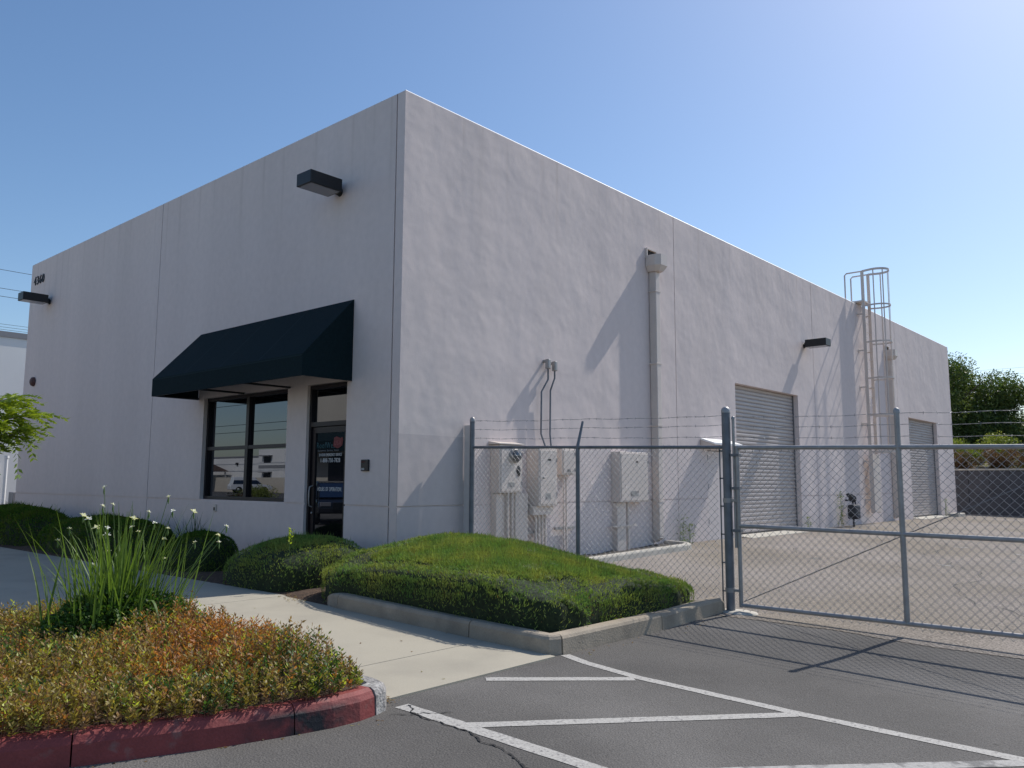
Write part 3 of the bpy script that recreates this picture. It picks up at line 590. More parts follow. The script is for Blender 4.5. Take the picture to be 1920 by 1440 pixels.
# caged ladder
ld = empty('caged_ladder', (0, 0, 0), 'beige steel roof ladder with round safety cage on the side wall', 'ladder')
xl, xr, yl_ = 19.15, 19.72, -.21
for x in (xl, xr):
    mb = MB(); mb.box(x - .014, x + .014, yl_ - .048, yl_ + .048, .42, 8.14); mb.build('side_rail', M['beige'], ld)
    mb = MB(); mb.tube([(x, yl_, 8.12), (x, .28, 8.12), (x, .34, 8.06), (x, .34, 6.4)], .024, 8); mb.build('return_rail', M['beige'], ld)
rg = MB(); rg.tube([(0, 0, 0), (xr - xl, 0, 0)], .011, 6); r0 = rg.build('rung', M['beige'], ld); r0.location = (xl, yl_, .55)
for i in range(1, 23):
    c = r0.copy(); COL.objects.link(c); c.parent = ld; c.location = (xl, yl_, .55 + i * .295)
mb = MB(); mb.box(xl - .05, xr + .05, -.24, .34, 7.12, 7.17); mb.build('step_platform', M['beige'], ld)
for z in (.83, 2.02, 3.2, 4.37, 5.55, 6.73):
    for x in (xl, xr):
        mb = MB(); mb.box(x - .02, x + .02, yl_, -.001, z - .02, z + .02); mb.box(x - .05, x + .05, -.012, -.001, z - .05, z + .05); mb.build('standoff', M['beige'], ld)
xc = (xl + xr) / 2; rr = .37; yc_ = yl_ - .36
def hoop(z, hw):
    mb = MB(); n = 22; V = []; arc = [(xr, yl_)] + [(xc + rr * math.cos(a), yc_ - rr * math.sin(a)) for a in [math.radians(-18 + 216 * i / n) for i in range(n + 1)]] + [(xl, yl_)]
    for (x, y) in arc:
        d = Vector((x - xc, y - yc_, 0)).normalized() * .006
        V += [(x - d.x, y - d.y, z - hw), (x + d.x, y + d.y, z - hw), (x + d.x, y + d.y, z + hw), (x - d.x, y - d.y, z + hw)]
    k = len(arc); mb.add(V, [(4 * i + j, 4 * i + (j + 1) % 4, 4 * i + 4 + (j + 1) % 4, 4 * i + 4 + j) for i in range(k - 1) for j in range(4)]); return mb.build('cage_hoop', M['beige'], ld)
for z, hw in ((8.12, .035), (6.98, .025), (5.80, .025), (4.64, .025), (3.47, .025), (2.32, .035)): hoop(z, hw)
for a in (0, 45, 90, 135, 180):
    a = math.radians(a); mb = MB(); x = xc + (rr - .012) * math.cos(a); y = yc_ - (rr - .012) * math.sin(a)
    mb.box(-.004, .004, -.018, .018, 2.29, 8.15, Matrix.Translation((x, y, 0)) @ Matrix.Rotation(-a, 4, 'Z')); mb.build('cage_bar', M['beige'], ld)
mb = MB(); mb.box(xl - .03, xr + .03, yl_ - .075, yl_ - .045, .45, 2.25); mb.box(xl - .03, xl - .018, yl_ - .044, yl_ + .05, .45, 2.25); mb.box(xr + .018, xr + .03, yl_ - .044, yl_ + .05, .45, 2.25); mb.build('guard_plate', M['beige'], ld)

# ------------------------------------------------------------------ chain link fence and gate (plane x = 1.3)
FX = 1.30
def link_fabric(name, ya, yb, zb, zt, parent):   # zb, zt: functions of y
    a = .0425; nw = int(abs(yb - ya) / a); V = []; Q = []; rad = .0027
    pts = []
    for k in range(nw):
        y0_, y1_ = ya - a * k, ya - a * (k + 1)
        ym = (y0_ + y1_) / 2; z0_, z1_ = zb(ym), zt(ym); ns = int((z1_ - z0_) / a)
        P = []
        for j in range(ns + 1):
            side = (j + k) % 2; yy_ = (y0_ if side == 0 else y1_)
            P.append((FX + (.004 if side else -.004) + random.uniform(-.001, .001), yy_ + random.uniform(-.0015, .0015), z0_ + j * a + random.uniform(-.001, .001)))
        e = P[-1]; P.append((e[0] - .003, e[1] + (.012 if (ns + k) % 2 else -.012), e[2] + .028))
        pts.append(P)
    for P in pts:
        P = np.array(P); d = unit(np.diff(P, axis=0)); n = len(d)
        x = unit(np.cross(d, [1., 0, 0])); y = np.cross(d, x)
        for s in range(n):
            b = len(V)
            for e in (P[s] - d[s] * rad, P[s + 1] + d[s] * rad):
                for t in (0, 2.094, 4.189): V.append(e + rad * (x[s] * math.cos(t) + y[s] * math.sin(t)))
            Q += [(b, b + 1, b + 4, b + 3), (b + 1, b + 2, b + 5, b + 4), (b + 2, b, b + 3, b + 5)]
    o = npmesh(name, V, Q, M['wire'], parent); o['kind'] = 'stuff'; return o
def barbed(p, q, parent, name='barbed_wire', slack=.012):
    mb = MB(); p = Vector(p); q = Vector(q); L = (q - p).length; n = int(L / .06)
    for ph in (0, math.pi):
        P = []
        for i in range(n + 1):
            t = i / n; c = p.lerp(q, t); c.z -= slack * math.sin(math.pi * t) ; c.z += .004 * math.sin(i * .55); a = i * 1.1 + ph
            P.append(c + Vector((.0025 * math.cos(a), 0, .0025 * math.sin(a))))
        mb.tube(P, .0017, 3, False)
    for i in range(1, int(L / .125)):
        c = p.lerp(q, i * .125 / L); c.z -= slack * math.sin(math.pi * i * .125 / L)
        for s in (0, 1):
            a = random.uniform(0, 3.1); d = Vector((math.cos(a), .25 if s else -.25, math.sin(a))) * .016; mb.tube([c - d, c + d], .0014, 3, False)
    return mb.build(name, M['galvd'], parent)
ftop = lambda y: 1.87 + .0235 * y          # centre of the top rail
fn = empty('chain_link_fence', (0, 0, 0), 'grey chain link fence with barbed wire from the side wall to the thick gate post', 'fence')
def post(name, x, y, r, z0, z1, mt, parent, cap=True):
    mb = MB(); mb.tube([(x, y, z0), (x, y, z1)], r, 14); mb.build(name, mt, parent)
    if cap:
        mb = MB(); mb.lathe([(r + .004, -.03), (r + .004, .0), (r * .9, .022), (r * .5, .04), (0, .045)], (x, y, z1), 14); mb.build(name.replace('post', 'post') + '_cap' if not name.endswith('post') else 'post_cap', M['galv'], parent)
post('end_post', FX, -.17, .038, -.05, 2.28, M['galvd'], fn)
mb = MB(); mb.box(FX - .003, FX + .003, -.130, -.004, -.02, 2.20); mb.build('filler_plate', M['stucco_trim'], fn)
post('gate_post', FX, -4.30, .050, -.12, 2.20, M['galvd'], fn)
mb = MB(); mb.tube([(FX, -2.14, -.08), (FX, -2.14, 1.83)], .029, 12); mb.build('line_post', M['galvd'], fn)
mb = MB(); mb.tube([(FX, -2.14, 1.80), (FX + .01, -2.14, 1.86), (FX + .09, -2.16, 2.17)], [.03, .022, .016], 8); mb.build('barb_arm', M['galvd'], fn)
mb = MB(); mb.tube([(FX, -.19, ftop(-.19)), (FX, -2.14, ftop(-2.14)), (FX, -4.27, ftop(-4.27))], .021, 10); mb.build('top_rail', M['galvd'], fn)
link_fabric('chain_link_fabric', -.22, -4.20, lambda y: max(gz(FX, y), -.03) + .03, lambda y: ftop(y) + .0, fn)
mb = MB(); mb.box(FX - .012, FX - .007, -4.222, -4.206, -.02, ftop(-4.18) + .02); mb.build('tension_bar', M['galvd'], fn)
for i in range(6):
    z = .12 + i * .32; mb = MB(); mb.box(FX - .012, FX + .012, -4.26, -4.205, z, z + .016); mb.tube([(FX, -4.30, z), (FX, -4.30, z + .016)], .053, 14); mb.build('tension_band', M['galvd'], fn)
for k in range(3):
    za = (2.26, 2.13, 2.00)[k]; zb2 = (2.14, 2.03, 1.895)[k]; o = -(.085, .055, .03)[k]
    zm = za + (zb2 - za) * .48
    barbed((FX, -.21, za), (FX - o, -2.15, zm), fn); barbed((FX - o, -2.15, zm), (FX, -4.25, zb2), fn)
# gate leaf
def make_gate(y0, y1, lab, rodflip=False):
    r = empty('chain_link_gate', (0, 0, 0), lab, 'gate', 'leaves of the chain link gate')
    zt = lambda y: 1.76 + .02 * (y + 4.42); zm = lambda y: .87 + .008 * (y + 4.42); zb = lambda y: -.015
    ym = (y0 + y1) / 2; R = .0235
    for nm, z in (('top_rail', zt), ('middle_rail', zm), ('bottom_rail', zb)):
        mb = MB(); mb.tube([(FX, y0, z(y0)), (FX, y1, z(y1))], R, 12); mb.build(nm, M['galv'], r)
    for y in (y0, y1):
        mb = MB(); mb.tube([(FX, y, -.038), (FX, y, zt(y) + .02)], R, 12); mb.build('stile', M['galv'], r)
    mb = MB(); mb.tube([(FX + .005, ym, -.01), (FX + .005, ym, 2.10)], .028, 12); mb.build('middle_stile', M['galv'], r)
    mb = MB(); mb.lathe([(.033, -.03), (.033, 0), (.024, .02), (0, .028)], (FX + .005, ym, 2.10), 14); mb.build('stile_cap', M['galv'], r)
    for y in (y0 + .045, y1 - .045) if not rodflip else (y0 - .0, y1 + .0):
        if y < -11: continue
        mb = MB(); mb.tube([(FX + .01, y, .62), (FX + .01, y, 2.11)], .017, 10); mb.lathe([(.021, -.02), (.021, 0), (.014, .014), (0, .018)], (FX + .01, y, 2.11), 12); mb.build('barb_extension', M['galv'], r)
    for z in (1.66, 1.28, .8):
        mb = MB(); mb.box(FX - .03, FX + .04, y0 - .03, y0 + .075, z, z + .03); mb.build('clamp', M['galvd'], r)
    mb = MB(); mb.tube([(FX + .03, y0 - .02, zb(0) + .04), (FX + .03, y1 + .02, zt(y1) - .03)] if not rodflip else [(FX + .03, y1 + .02, .02), (FX + .03, y0 - .02, zt(y0) - .03)], .0055, 6); mb.build('truss_rod', M['galvd'], r)
    link_fabric('chain_link_fabric', y0 - .02, y1 + .02, lambda y: -.07, lambda y: zt(y) + .0, r)
    for k in range(3):
        o = (.355, .24, .12)[k]; barbed((FX + .012, y0 + .045, zt(y0) + o), (FX + .012, ym, zt(ym) + o - .01), r); barbed((FX + .012, ym, zt(ym) + o - .01), (FX + .012, y1, zt(y1) + o), r)
    return r
make_gate(-4.43, -7.93, 'galvanised chain link gate leaf closing the yard beside the thick post')
make_gate(-8.0, -11.5, 'second chain link gate leaf continuing past the right edge', True)
hg = empty('gate_hinges', (0, 0, 0), 'pair of steel strap hinges joining gate leaf and thick gate post', 'hinge')
for z in (1.13, .12):
    mb = MB(); mb.tube([(FX, -4.30, z), (FX, -4.30, z + .05)], .057, 14); mb.box(FX - .02, FX + .02, -4.42, -4.35, z + .01, z + .04); mb.build('hinge_strap', M['galv'], hg)
mb = MB(); mb.lathe([(.17, .0), (.16, .02), (.12, .03), (0, .032)], (FX + .02, -4.36, gz(FX, -4.36) - .02), 18, Matrix.Diagonal((1, 1.5, 1, 1))); tag(mb.build('post_footing', M['kerbl']), 'small concrete footing around the base of the gate post', 'footing')

# ------------------------------------------------------------------ kerbs
def kerb_profile(pts, w, h, zf, name, mt, parent, base=.12, r=.025, side=1, batter=.02):
    """pts: road side base line; kerb extends by w to the left of travel*side"""
    P = [Vector((a[0], a[1], 0)) for a in pts]; mb = MB(); V = []
    for i, p in enumerate(P):
        d = (P[min(i + 1, len(P) - 1)] - P[max(i - 1, 0)]).normalized(); s = Vector((-d.y, d.x, 0)) * side; z = zf(p.x, p.y)
        ks_ = 1.0
        for (o, q) in ((0, -base), (batter * .6, h - r * 1.4), (batter + r * .25, h - r * .45), (batter + r, h), (w - r * .5, h), (w, h - r * .5), (w, -base)):
            c = p + s * o; V.append((c.x, c.y, z + q))
    n = 7; mb.add(V, [(i * n + k, i * n + k + 1, (i + 1) * n + k + 1, (i + 1) * n + k) for i in range(len(P) - 1) for k in range(n - 1)], False)
    mb.add(V[:n], [tuple(range(n))]); mb.add(V[-n:], [tuple(range(n))[::-1]]); return mb.build(name, mt, parent)
def lerp_pts(a, b, n): return [(a[0] + (b[0] - a[0]) * i / n, a[1] + (b[1] - a[1]) * i / n) for i in range(n + 1)]
pk = empty('planter_kerb', (0, 0, 0), 'grey concrete kerb around the large green hedge', kind='structure')
wzz = lambda x, y: wz(y)
# left run (walkway side): rounded end, two sections
end = [(-1.87, -.98 - .0)]; V = []
def rounded_left():
    mb = MB(); n = 7; rows = []
    for i in range(9):
        t = i / 8; y = -.80 - .40 * t; hh = .155 * math.sin(math.pi / 2 * min(1, t * 1.0)) ** .6
        off = .16 * (1 - t) ** 2
        rows.append([(-1.87 + off, y, wz(y) - .1), (-1.858 + off, y, wz(y) + hh * .8), (-1.84 + off * .8, y, wz(y) + hh * .95), (-1.82 + off * .6, y, wz(y) + hh), (-1.74, y, wz(y) + hh), (-1.725, y, wz(y) + hh * .9), (-1.72, y, wz(y) - .1)])
    V = [q for r_ in rows for q in r_]; mb.add(V, [(i * n + k, i * n + k + 1, (i + 1) * n + k + 1, (i + 1) * n + k) for i in range(8) for k in range(n - 1)], True)
    mb.build('kerb_section', M['kerbc'], pk)
rounded_left()
kerb_profile(lerp_pts((-1.87, -1.203), (-1.87, -3.22), 6), .15, .155, wzz, 'kerb_section', M['kerbc'], pk)
kerb_profile(lerp_pts((-1.87, -3.232), (-1.86, -4.10), 4) + [(-1.83, -4.17), (-1.72, -4.22)], .15, .155, wzz, 'kerb_section', M['kerbc'], pk)
fz = lambda x, y: zA(x, -4.2) + .03 * smooth((x + .3) / 1.5)
kerb_profile(lerp_pts((-1.70, -4.225), (-.1, -4.25), 6), .15, .155, fz, 'kerb_section', M['kerbc'], pk)
kerb_profile(lerp_pts((-.09, -4.25), (1.16, -4.275), 5), .15, .15, fz, 'kerb_section', M['kerbc'], pk)
kerb_profile([(1.17, -4.275), (1.27, -4.25), (1.31, -4.20)], .13, .12, fz, 'kerb_section', M['kerbc'], pk)
# island kerb in red
def zi(x, y): return zA(x, y)
rk = empty('red_kerb', (0, 0, 0), 'red painted kerb round the planted island', kind='structure')
RKP = [(-8.6, -2.9), (-7.6, -3.28), (-6.8, -3.58), (-5.95, -3.90), (-5.42, -4.14)]
def rkz(x, y): return zi(x, y) + .0
kerb_profile(RKP[:4] + [(-5.66, -4.035)], .16, .155, rkz, 'kerb_section', M['red'], rk, r=.04, batter=.03)
kerb_profile([(-5.652, -4.038), (-5.42, -4.14), (-5.0, -4.30), (-4.55, -4.42)], .16, .155, rkz, 'kerb_section', M['red'], rk, r=.04, batter=.03)
kerb_profile([(-4.542, -4.422), (-4.3, -4.47), (-4.1, -4.475), (-3.96, -4.45)], .16, .158, rkz, 'kerb_section', M['red'], rk, r=.04, batter=.03)
gk = mat('worn_white_kerb', (.27, .26, .25), .95, grain=.45, gscale=45, bump=.012, bscale=50, col2=(.38, .37, .35), c2scale=7, c2lo=.55, c2hi=.68)
kerb_profile([(-3.945, -4.445), (-3.84, -4.41), (-3.765, -4.33), (-3.735, -4.20), (-3.735, -4.02)], .16, .15, lambda x, y: -.118, 'kerb_section', gk, rk, r=.035)
kerb_profile([(-3.735, -4.01), (-3.735, -2.6), (-3.735, -.6)], .12, .0, wzz, 'kerb_section', M['kerbc'], rk, r=.01)
mb = MB(); mb.bbox(-8.6, -3.75, -.62, -.47, -.2, .01, .02); mb.build('kerb_section', M['kerbc'], rk)
# star-shaped paint chip on the red kerb
# kerb planter at the side wall
wkb = empty('wall_planter_kerb', (0, 0, 0), 'low pale concrete kerb of the narrow strip below the electrical cabinets', kind='structure')
kz = lambda x, y: gz(x, y)
kerb_profile(lerp_pts((1.45, -.62), (4.4, -.66), 6), .14, .11, kz, 'kerb_section', M['kerbl'], wkb)
kerb_profile(lerp_pts((4.41, -.66), (6.75, -.70), 5), .14, .11, kz, 'kerb_section', M['kerbl'], wkb)
kerb_profile([(6.76, -.70), (6.98, -.66), (7.12, -.52), (7.16, -.30), (7.16, -.02)], .14, .11, kz, 'kerb_section', M['kerbl'], wkb)
o = grid('planter_dirt', list(np.arange(1.3, 7.1, .3)), [-.6, -.4, -.2, -.0], lambda x, y: gz(x, y) + .05 + random.uniform(-.012, .012), M['dirt']); tag(o, 'dark dirt strip inside the low wall kerb', kind='structure')
# beds
def bed(name, x0, x1, y0, y1, zf, lab, mt='soil'):
    o = grid(name, list(np.arange(x0, x1 + .01, .2)), list(np.arange(y0, y1 + .01, .2)), lambda x, y: zf(x, y) + random.uniform(-.012, .014), M[mt]); return tag(o, lab, kind='structure')
bed('front_bed', -1.86, .0, -.95, 18.2, lambda x, y: wz(y) - .016 + .05 * smooth((x + 1.85) / .3), 'brown mulch bed along the front wall')
bed('hedge_bed', -1.74, 1.26, -4.12, -.9, lambda x, y: wz(y) * .5 + .03, 'brown mulch under the large hedge')
def kerb_y(x):
    return float(np.interp(x, [-8.6, -7.6, -6.8, -5.95, -5.42, -5.0, -4.55, -4.3, -3.8], [-2.76, -3.14, -3.44, -3.76, -4.0, -4.15, -4.27, -4.31, -4.22]))
def isl(x, y): return -.118 + .12 + .06 * smooth((-3.8 - x) / .6) * smooth((y - kerb_y(x)) / .6)
mb = MB(); xs_ = np.arange(-8.5, -3.80, .15); V = []
ny = 24
for x in xs_:
    for j in range(ny + 1):
        y = kerb_y(x) + .0 + (-.5 - kerb_y(x)) * j / ny; V.append((x, y, isl(x, y) + random.uniform(-.01, .01)))
mb.add(V, [(i * (ny + 1) + j, i * (ny + 1) + j + 1, (i + 1) * (ny + 1) + j + 1, (i + 1) * (ny + 1) + j) for i in range(len(xs_) - 1) for j in range(ny)], True)
tag(mb.build('island_soil', M['soil']), 'brown soil of the planted island behind the red kerb', kind='structure')

# ------------------------------------------------------------------ hedges
def vnoise(x, y, s, seed=0):
    r = 0
    for k, (a, b, c) in enumerate(((1.0, 1.3, .0), (2.3, -1.7, 1.1), (-3.1, 4.2, 2.3), (5.7, 3.9, .7))):
        r = r + np.sin(x * s * a + y * s * b + c + seed * 1.7) / (1 + k * .6)
    return r / 2.4
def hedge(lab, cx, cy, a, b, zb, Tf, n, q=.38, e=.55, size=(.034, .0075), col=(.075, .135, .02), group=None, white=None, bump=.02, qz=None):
    root = empty('hedge', (0, 0, 0), lab, 'hedge', group)
    nt_, nf = 140, 44; th = np.linspace(0, 2 * np.pi, nt_ + 1); ph = np.linspace(0, np.pi / 2, nf + 1)
    TH, PH = np.meshgrid(th, ph, indexing='ij'); rho = np.cos(PH) ** q; cs = np.sign(np.cos(TH)) * np.abs(np.cos(TH)) ** e; sn = np.sign(np.sin(TH)) * np.abs(np.sin(TH)) ** e
    wob = 1 + bump * vnoise(cs * a * 3 + PH, sn * b * 3, 2.2, cx)
    X = cx + a * cs * rho * wob; Y = cy + b * sn * rho * wob
    T = Tf(X, Y) + bump * .9 * vnoise(X, Y, 3.5, cy) + bump * .5 * vnoise(X, Y, 9, cx); Z = zb + (T - zb) * np.sin(PH) ** (qz or q * 1.1)
    Pn = np.stack([X, Y, Z], -1)
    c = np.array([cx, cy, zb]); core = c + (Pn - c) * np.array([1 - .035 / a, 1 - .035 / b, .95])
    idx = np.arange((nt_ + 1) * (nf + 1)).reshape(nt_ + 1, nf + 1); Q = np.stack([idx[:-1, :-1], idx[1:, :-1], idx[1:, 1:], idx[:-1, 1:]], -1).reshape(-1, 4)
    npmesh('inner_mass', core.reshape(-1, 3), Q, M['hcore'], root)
    F = Pn.reshape(-1, 3); A, B, C_, D_ = (F[Q[:, i]] for i in range(4))
    nr = np.cross(B - A, D_ - A) + np.cross(C_ - B, C_ - D_); ar = np.linalg.norm(nr, axis=1) + 1e-9
    k = rng.choice(len(Q), n, p=ar / ar.sum()); u, v = rng.random((2, n, 1))
    P = (A[k] * (1 - u) + B[k] * u) * (1 - v) + (D_[k] * (1 - u) + C_[k] * u) * v; nn = unit(nr[k])
    nn *= np.sign((nn * (P - c)).sum(1, keepdims=True))
    P = P - nn * rng.random((n, 1)) * .022
    D = nn * .55 + np.array([0, 0, .65]) + rng.normal(size=(n, 3)) * .38
    L = size[0] * rng.uniform(.6, 1.4, n); sh_ = rng.random(n) < .010; L[sh_] *= 2.3; P = P.copy(); D[sh_] = nn[sh_] * .7 + np.array([0, 0, .7]) + rng.normal(size=(sh_.sum(), 3)) * .3; hue = vnoise(P[:, 0], P[:, 1], 4, 3)[:, None]
    colr = np.array(col) * rng.uniform(.65, 1.35, (n, 1)) * (1 + .15 * hue) * np.array([1, 1, 1]); colr[:, 0] *= (1 + .25 * hue[:, 0])
    if white is not None:
        for (wx, wy, wr) in white:
            d = np.hypot(P[:, 0] - wx, (P[:, 1] - wy)); mk = (rng.random(n) < .55 * np.exp(-(d / wr) ** 2)); colr[mk] = np.array((.34, .38, .28)) * rng.uniform(.6, 1.2, (mk.sum(), 1))
    dead = (vnoise(P[:, 0] * 1.7, P[:, 1] * 1.7, 5.1, cx) > .62) & (rng.random(n) < .35); colr[dead] = np.array((.17, .15, .06)) * rng.uniform(.6, 1.2, (dead.sum(), 1))
    br = rng.random(n) < .03; colr[br] = np.array((.16, .11, .04)) * rng.uniform(.6, 1.2, (br.sum(), 1))
    f = leaves('foliage', P, D, L, size[1] * rng.uniform(.7, 1.3, n), colr, M['needle'], root); f['kind'] = 'stuff'
    return root
ctl = np.array([(-1.74, -.6, .33), (-1.74, -1.2, .40), (-1.74, -1.9, .45), (-1.74, -2.6, .45), (-1.74, -3.3, .47), (-1.74, -3.75, .39), (-1.74, -4.0, .33), (-1.1, -4.0, .29), (-.6, -4.0, .32), (-.3, -3.9, .37), (.2, -3.8, .33), (.75, -3.8, .27), (1.15, -3.9, .18), (1.15, -3.1, .31), (1.1, -2.25, .42), (1.1, -1.2, .56), (0, -1.2, .72), (.1, -.8, .66), (0, -2.1, .67), (-.8, -1.6, .62), (-.8, -2.6, .59), (-.8, -3.3, .48), (0, -3, .54), (-.9, -.8, .52), (.8, -.7, .62)])
def TB(X, Y):
    d = (X[..., None] - ctl[:, 0]) ** 2 + (Y[..., None] - ctl[:, 1]) ** 2 + .03; w_ = d ** -1.5; return (w_ * ctl[:, 2]).sum(-1) / w_.sum(-1)
hedge('large bright green clipped hedge mound inside the concrete kerb before the fence', -.30, -2.26, 1.47, 1.84, -.02, TB, 220000, q=.10, qz=.26, e=.26, white=[(-.9, -3.15, .09), (-.55, -3.2, .06), (-1.05, -3.55, .07), (.2, -3.3, .06), (.6, -3.4, .05), (-.2, -2.6, .05)], col=(.205, .275, .075), size=(.034, .0075))
flat = lambda h: (lambda X, Y: np.full_like(X, h))
dome = lambda cx, cy, a, b, h, k=.25: (lambda X, Y: h * (1 - k * (((X - cx) / a) ** 2 + ((Y - cy) / b) ** 2)))
gh = 'clipped hedges along the front wall'
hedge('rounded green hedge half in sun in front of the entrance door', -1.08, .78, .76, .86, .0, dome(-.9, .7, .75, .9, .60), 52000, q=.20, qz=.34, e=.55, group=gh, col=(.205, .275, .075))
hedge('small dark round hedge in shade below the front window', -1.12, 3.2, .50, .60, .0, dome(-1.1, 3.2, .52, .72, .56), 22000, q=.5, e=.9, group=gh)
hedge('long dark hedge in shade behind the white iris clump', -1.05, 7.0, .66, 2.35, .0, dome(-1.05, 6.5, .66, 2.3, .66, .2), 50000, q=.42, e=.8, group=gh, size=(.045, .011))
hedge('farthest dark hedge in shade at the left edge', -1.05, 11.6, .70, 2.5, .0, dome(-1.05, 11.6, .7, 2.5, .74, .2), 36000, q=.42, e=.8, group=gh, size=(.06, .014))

# sprig
sp = empty('leafy_sprig', (0, 0, 0), 'single yellow green sprig poking out of the half sunlit hedge', 'sprig')
P = []; D = []
for i in range(9):
    z = .60 + i * .02; s = -1 if i % 2 else 1; P.append((-1.62 + i * .002, .12 - i * .004, z - .02)); D.append((.3 * s, -.6 * s, .55))
for i in range(9): P.append((-1.62 + i * .002, .12, .60 + i * .02)); D.append((-.5, -.4 + .1 * i, .4))
leaves('foliage', np.array(P), np.array(D), .045, .022, np.tile((.40, .50, .03), (len(P), 1)), M['leaf'], sp)
mb = MB(); mb.tube([(-1.62, .12, .45), (-1.62, .12, .62), (-1.6, .10, .76)], .003, 5); mb.build('stem', M['stem'], sp)

# ------------------------------------------------------------------ strap leaf clumps
def strap(lab, cx, cy, zb, n, h, sp_, col, group):
    r = empty('strap_leaf_plant', (0, 0, 0), lab, 'plant', group); V = []; Q = []; C = []
    for i in range(n):
        a = random.uniform(0, 6.283); lean = random.uniform(.02, sp_); hh = h * random.uniform(.55, 1.05); bx, by = cx + random.gauss(0, .09), cy + random.gauss(0, .09); wv = Vector((-math.sin(a + .8), math.cos(a + .8), 0)) * .007
        b0 = len(V)
        for j in range(6):
            t = j / 5; rr_ = lean * t ** 1.8; p = Vector((bx + math.cos(a) * rr_, by + math.sin(a) * rr_, zb + hh * (t - .25 * t * t * lean / sp_))); k = (1 - t ** 2) + .08
            V += [p - wv * k, p + wv * k]
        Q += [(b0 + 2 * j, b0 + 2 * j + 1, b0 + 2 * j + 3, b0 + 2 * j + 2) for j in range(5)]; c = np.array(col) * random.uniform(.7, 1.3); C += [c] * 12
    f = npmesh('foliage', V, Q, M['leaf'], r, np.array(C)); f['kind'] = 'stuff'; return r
gs = 'strap leaf plants by the front wall'
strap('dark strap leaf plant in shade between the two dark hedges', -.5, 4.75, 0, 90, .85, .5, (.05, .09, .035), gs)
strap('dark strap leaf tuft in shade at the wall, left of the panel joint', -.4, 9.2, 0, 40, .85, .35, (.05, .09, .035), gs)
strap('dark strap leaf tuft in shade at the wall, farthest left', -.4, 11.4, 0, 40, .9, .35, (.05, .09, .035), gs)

# ------------------------------------------------------------------ island planting
nt_ = 13000
X = rng.uniform(-7.2, -3.70, nt_); Y0 = rng.uniform(-4.5, -.38, nt_)
KX = [-8.6, -7.6, -6.8, -5.95, -5.42, -5.0, -4.55, -4.3, -3.8]; KY = [-2.76, -3.14, -3.44, -3.76, -4.0, -4.15, -4.27, -4.31, -4.22]
ky = np.interp(X, KX, KY); edge = np.minimum.reduce([Y0 - ky + .10, -.42 - Y0, -3.86 - .10 * np.clip((-Y0 - 3.3) / .5, 0, 1) - X]); keep = edge > 0; X, Y0, edge = X[keep], Y0[keep], edge[keep]; nt_ = len(X)
def pt(cx, cy, rx, ry): return np.exp(-((X - cx) / rx) ** 2 - ((Y0 - cy) / ry) ** 2)
hh = (.17 + .06 * vnoise(X, Y0, 2.2, 1) + .05 * vnoise(X, Y0, 7, 2) + .12 * pt(-4.22, -3.9, .35, .4) + .12 * pt(-4.1, -2.3, .5, .8)) * np.clip(edge / .12 + .45, .45, 1) * rng.uniform(.65, 1.3, nt_)
wred = np.clip(1.25 * pt(-4.35, -3.0, .5, .65) + .8 * pt(-4.0, -2.4, .35, .5) + .6 * pt(-5.6, -1.9, .5, .3) + .35 * pt(-5.0, -3.6, .6, .4) + .22 * vnoise(X, Y0, 4, 5), 0, 1)
wgr = np.clip(1.4 * pt(-4.15, -4.1, .36, .3) + .9 * pt(-5.5, -2.3, .5, .3) + .9 * pt(-4.6, -1.9, .5, .5) + .5 * pt(-5.0, -4.0, .3, .25) - .3 * vnoise(X, Y0, 4, 8), 0, 1)
base = np.array((.27, .215, .055)); red = np.array((.40, .165, .05)); grn = np.array((.06, .12, .028)); brn = np.array((.27, .17, .08))
u = rng.random(nt_); tc_ = np.tile(base, (nt_, 1)); tc_[u < wred * .85] = red; tc_[(u > 1 - wgr * .8)] = grn; bm_ = rng.random(nt_) < .26; tc_[bm_] = brn; bm_ = rng.random(nt_) < .10; tc_[bm_] = (.36, .40, .07)
tc_ *= rng.uniform(.65, 1.3, (nt_, 1))
lx = rng.normal(size=nt_) * .14; ly = rng.normal(size=nt_) * .14   # lean of each sprig
K = 13; P = []; D = []; C_ = []
for k in range(K):
    t = .25 + .75 * (k + rng.random(nt_) * .6) / K; a = k * 2.4 + rng.random(nt_) * 1.0 + X * 40
    P.append(np.stack([X + lx * t * hh, Y0 + ly * t * hh, .03 + hh * t], 1)); D.append(np.stack([np.cos(a), np.sin(a), .25 + .7 * t + rng.normal(size=nt_) * .25], 1))
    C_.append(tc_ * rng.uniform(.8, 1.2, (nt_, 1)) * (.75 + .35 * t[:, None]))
P = np.concatenate(P); D = np.concatenate(D); C_ = np.concatenate(C_); n = len(P)
gcv = leaves('groundcover', P, D, .034 * rng.uniform(.6, 1.4, n), .013 * rng.uniform(.7, 1.3, n), C_, M['leaf'], fold=.25); tag(gcv, 'low yellow, red and green leafy ground cover on the island behind the red kerb', 'ground cover', kind='stuff')
TV = []; TQ = []
for i in range(0, nt_, 2):
    b = len(TV); x0, y0, h_ = X[i], Y0[i], hh[i]; w_ = .0016
    TV += [(x0 - w_, y0, .01), (x0 + w_, y0, .01), (x0 + lx[i] * h_ + w_, y0 + ly[i] * h_, .03 + h_), (x0 + lx[i] * h_ - w_, y0 + ly[i] * h_, .03 + h_)]; TQ.append((b, b + 1, b + 2, b + 3))
o = npmesh('groundcover_twigs', TV, TQ, mat('reddish_twig', (.20, .09, .05), .8)); tag(o, 'thin reddish twigs standing among the ground cover', 'ground cover', kind='stuff')
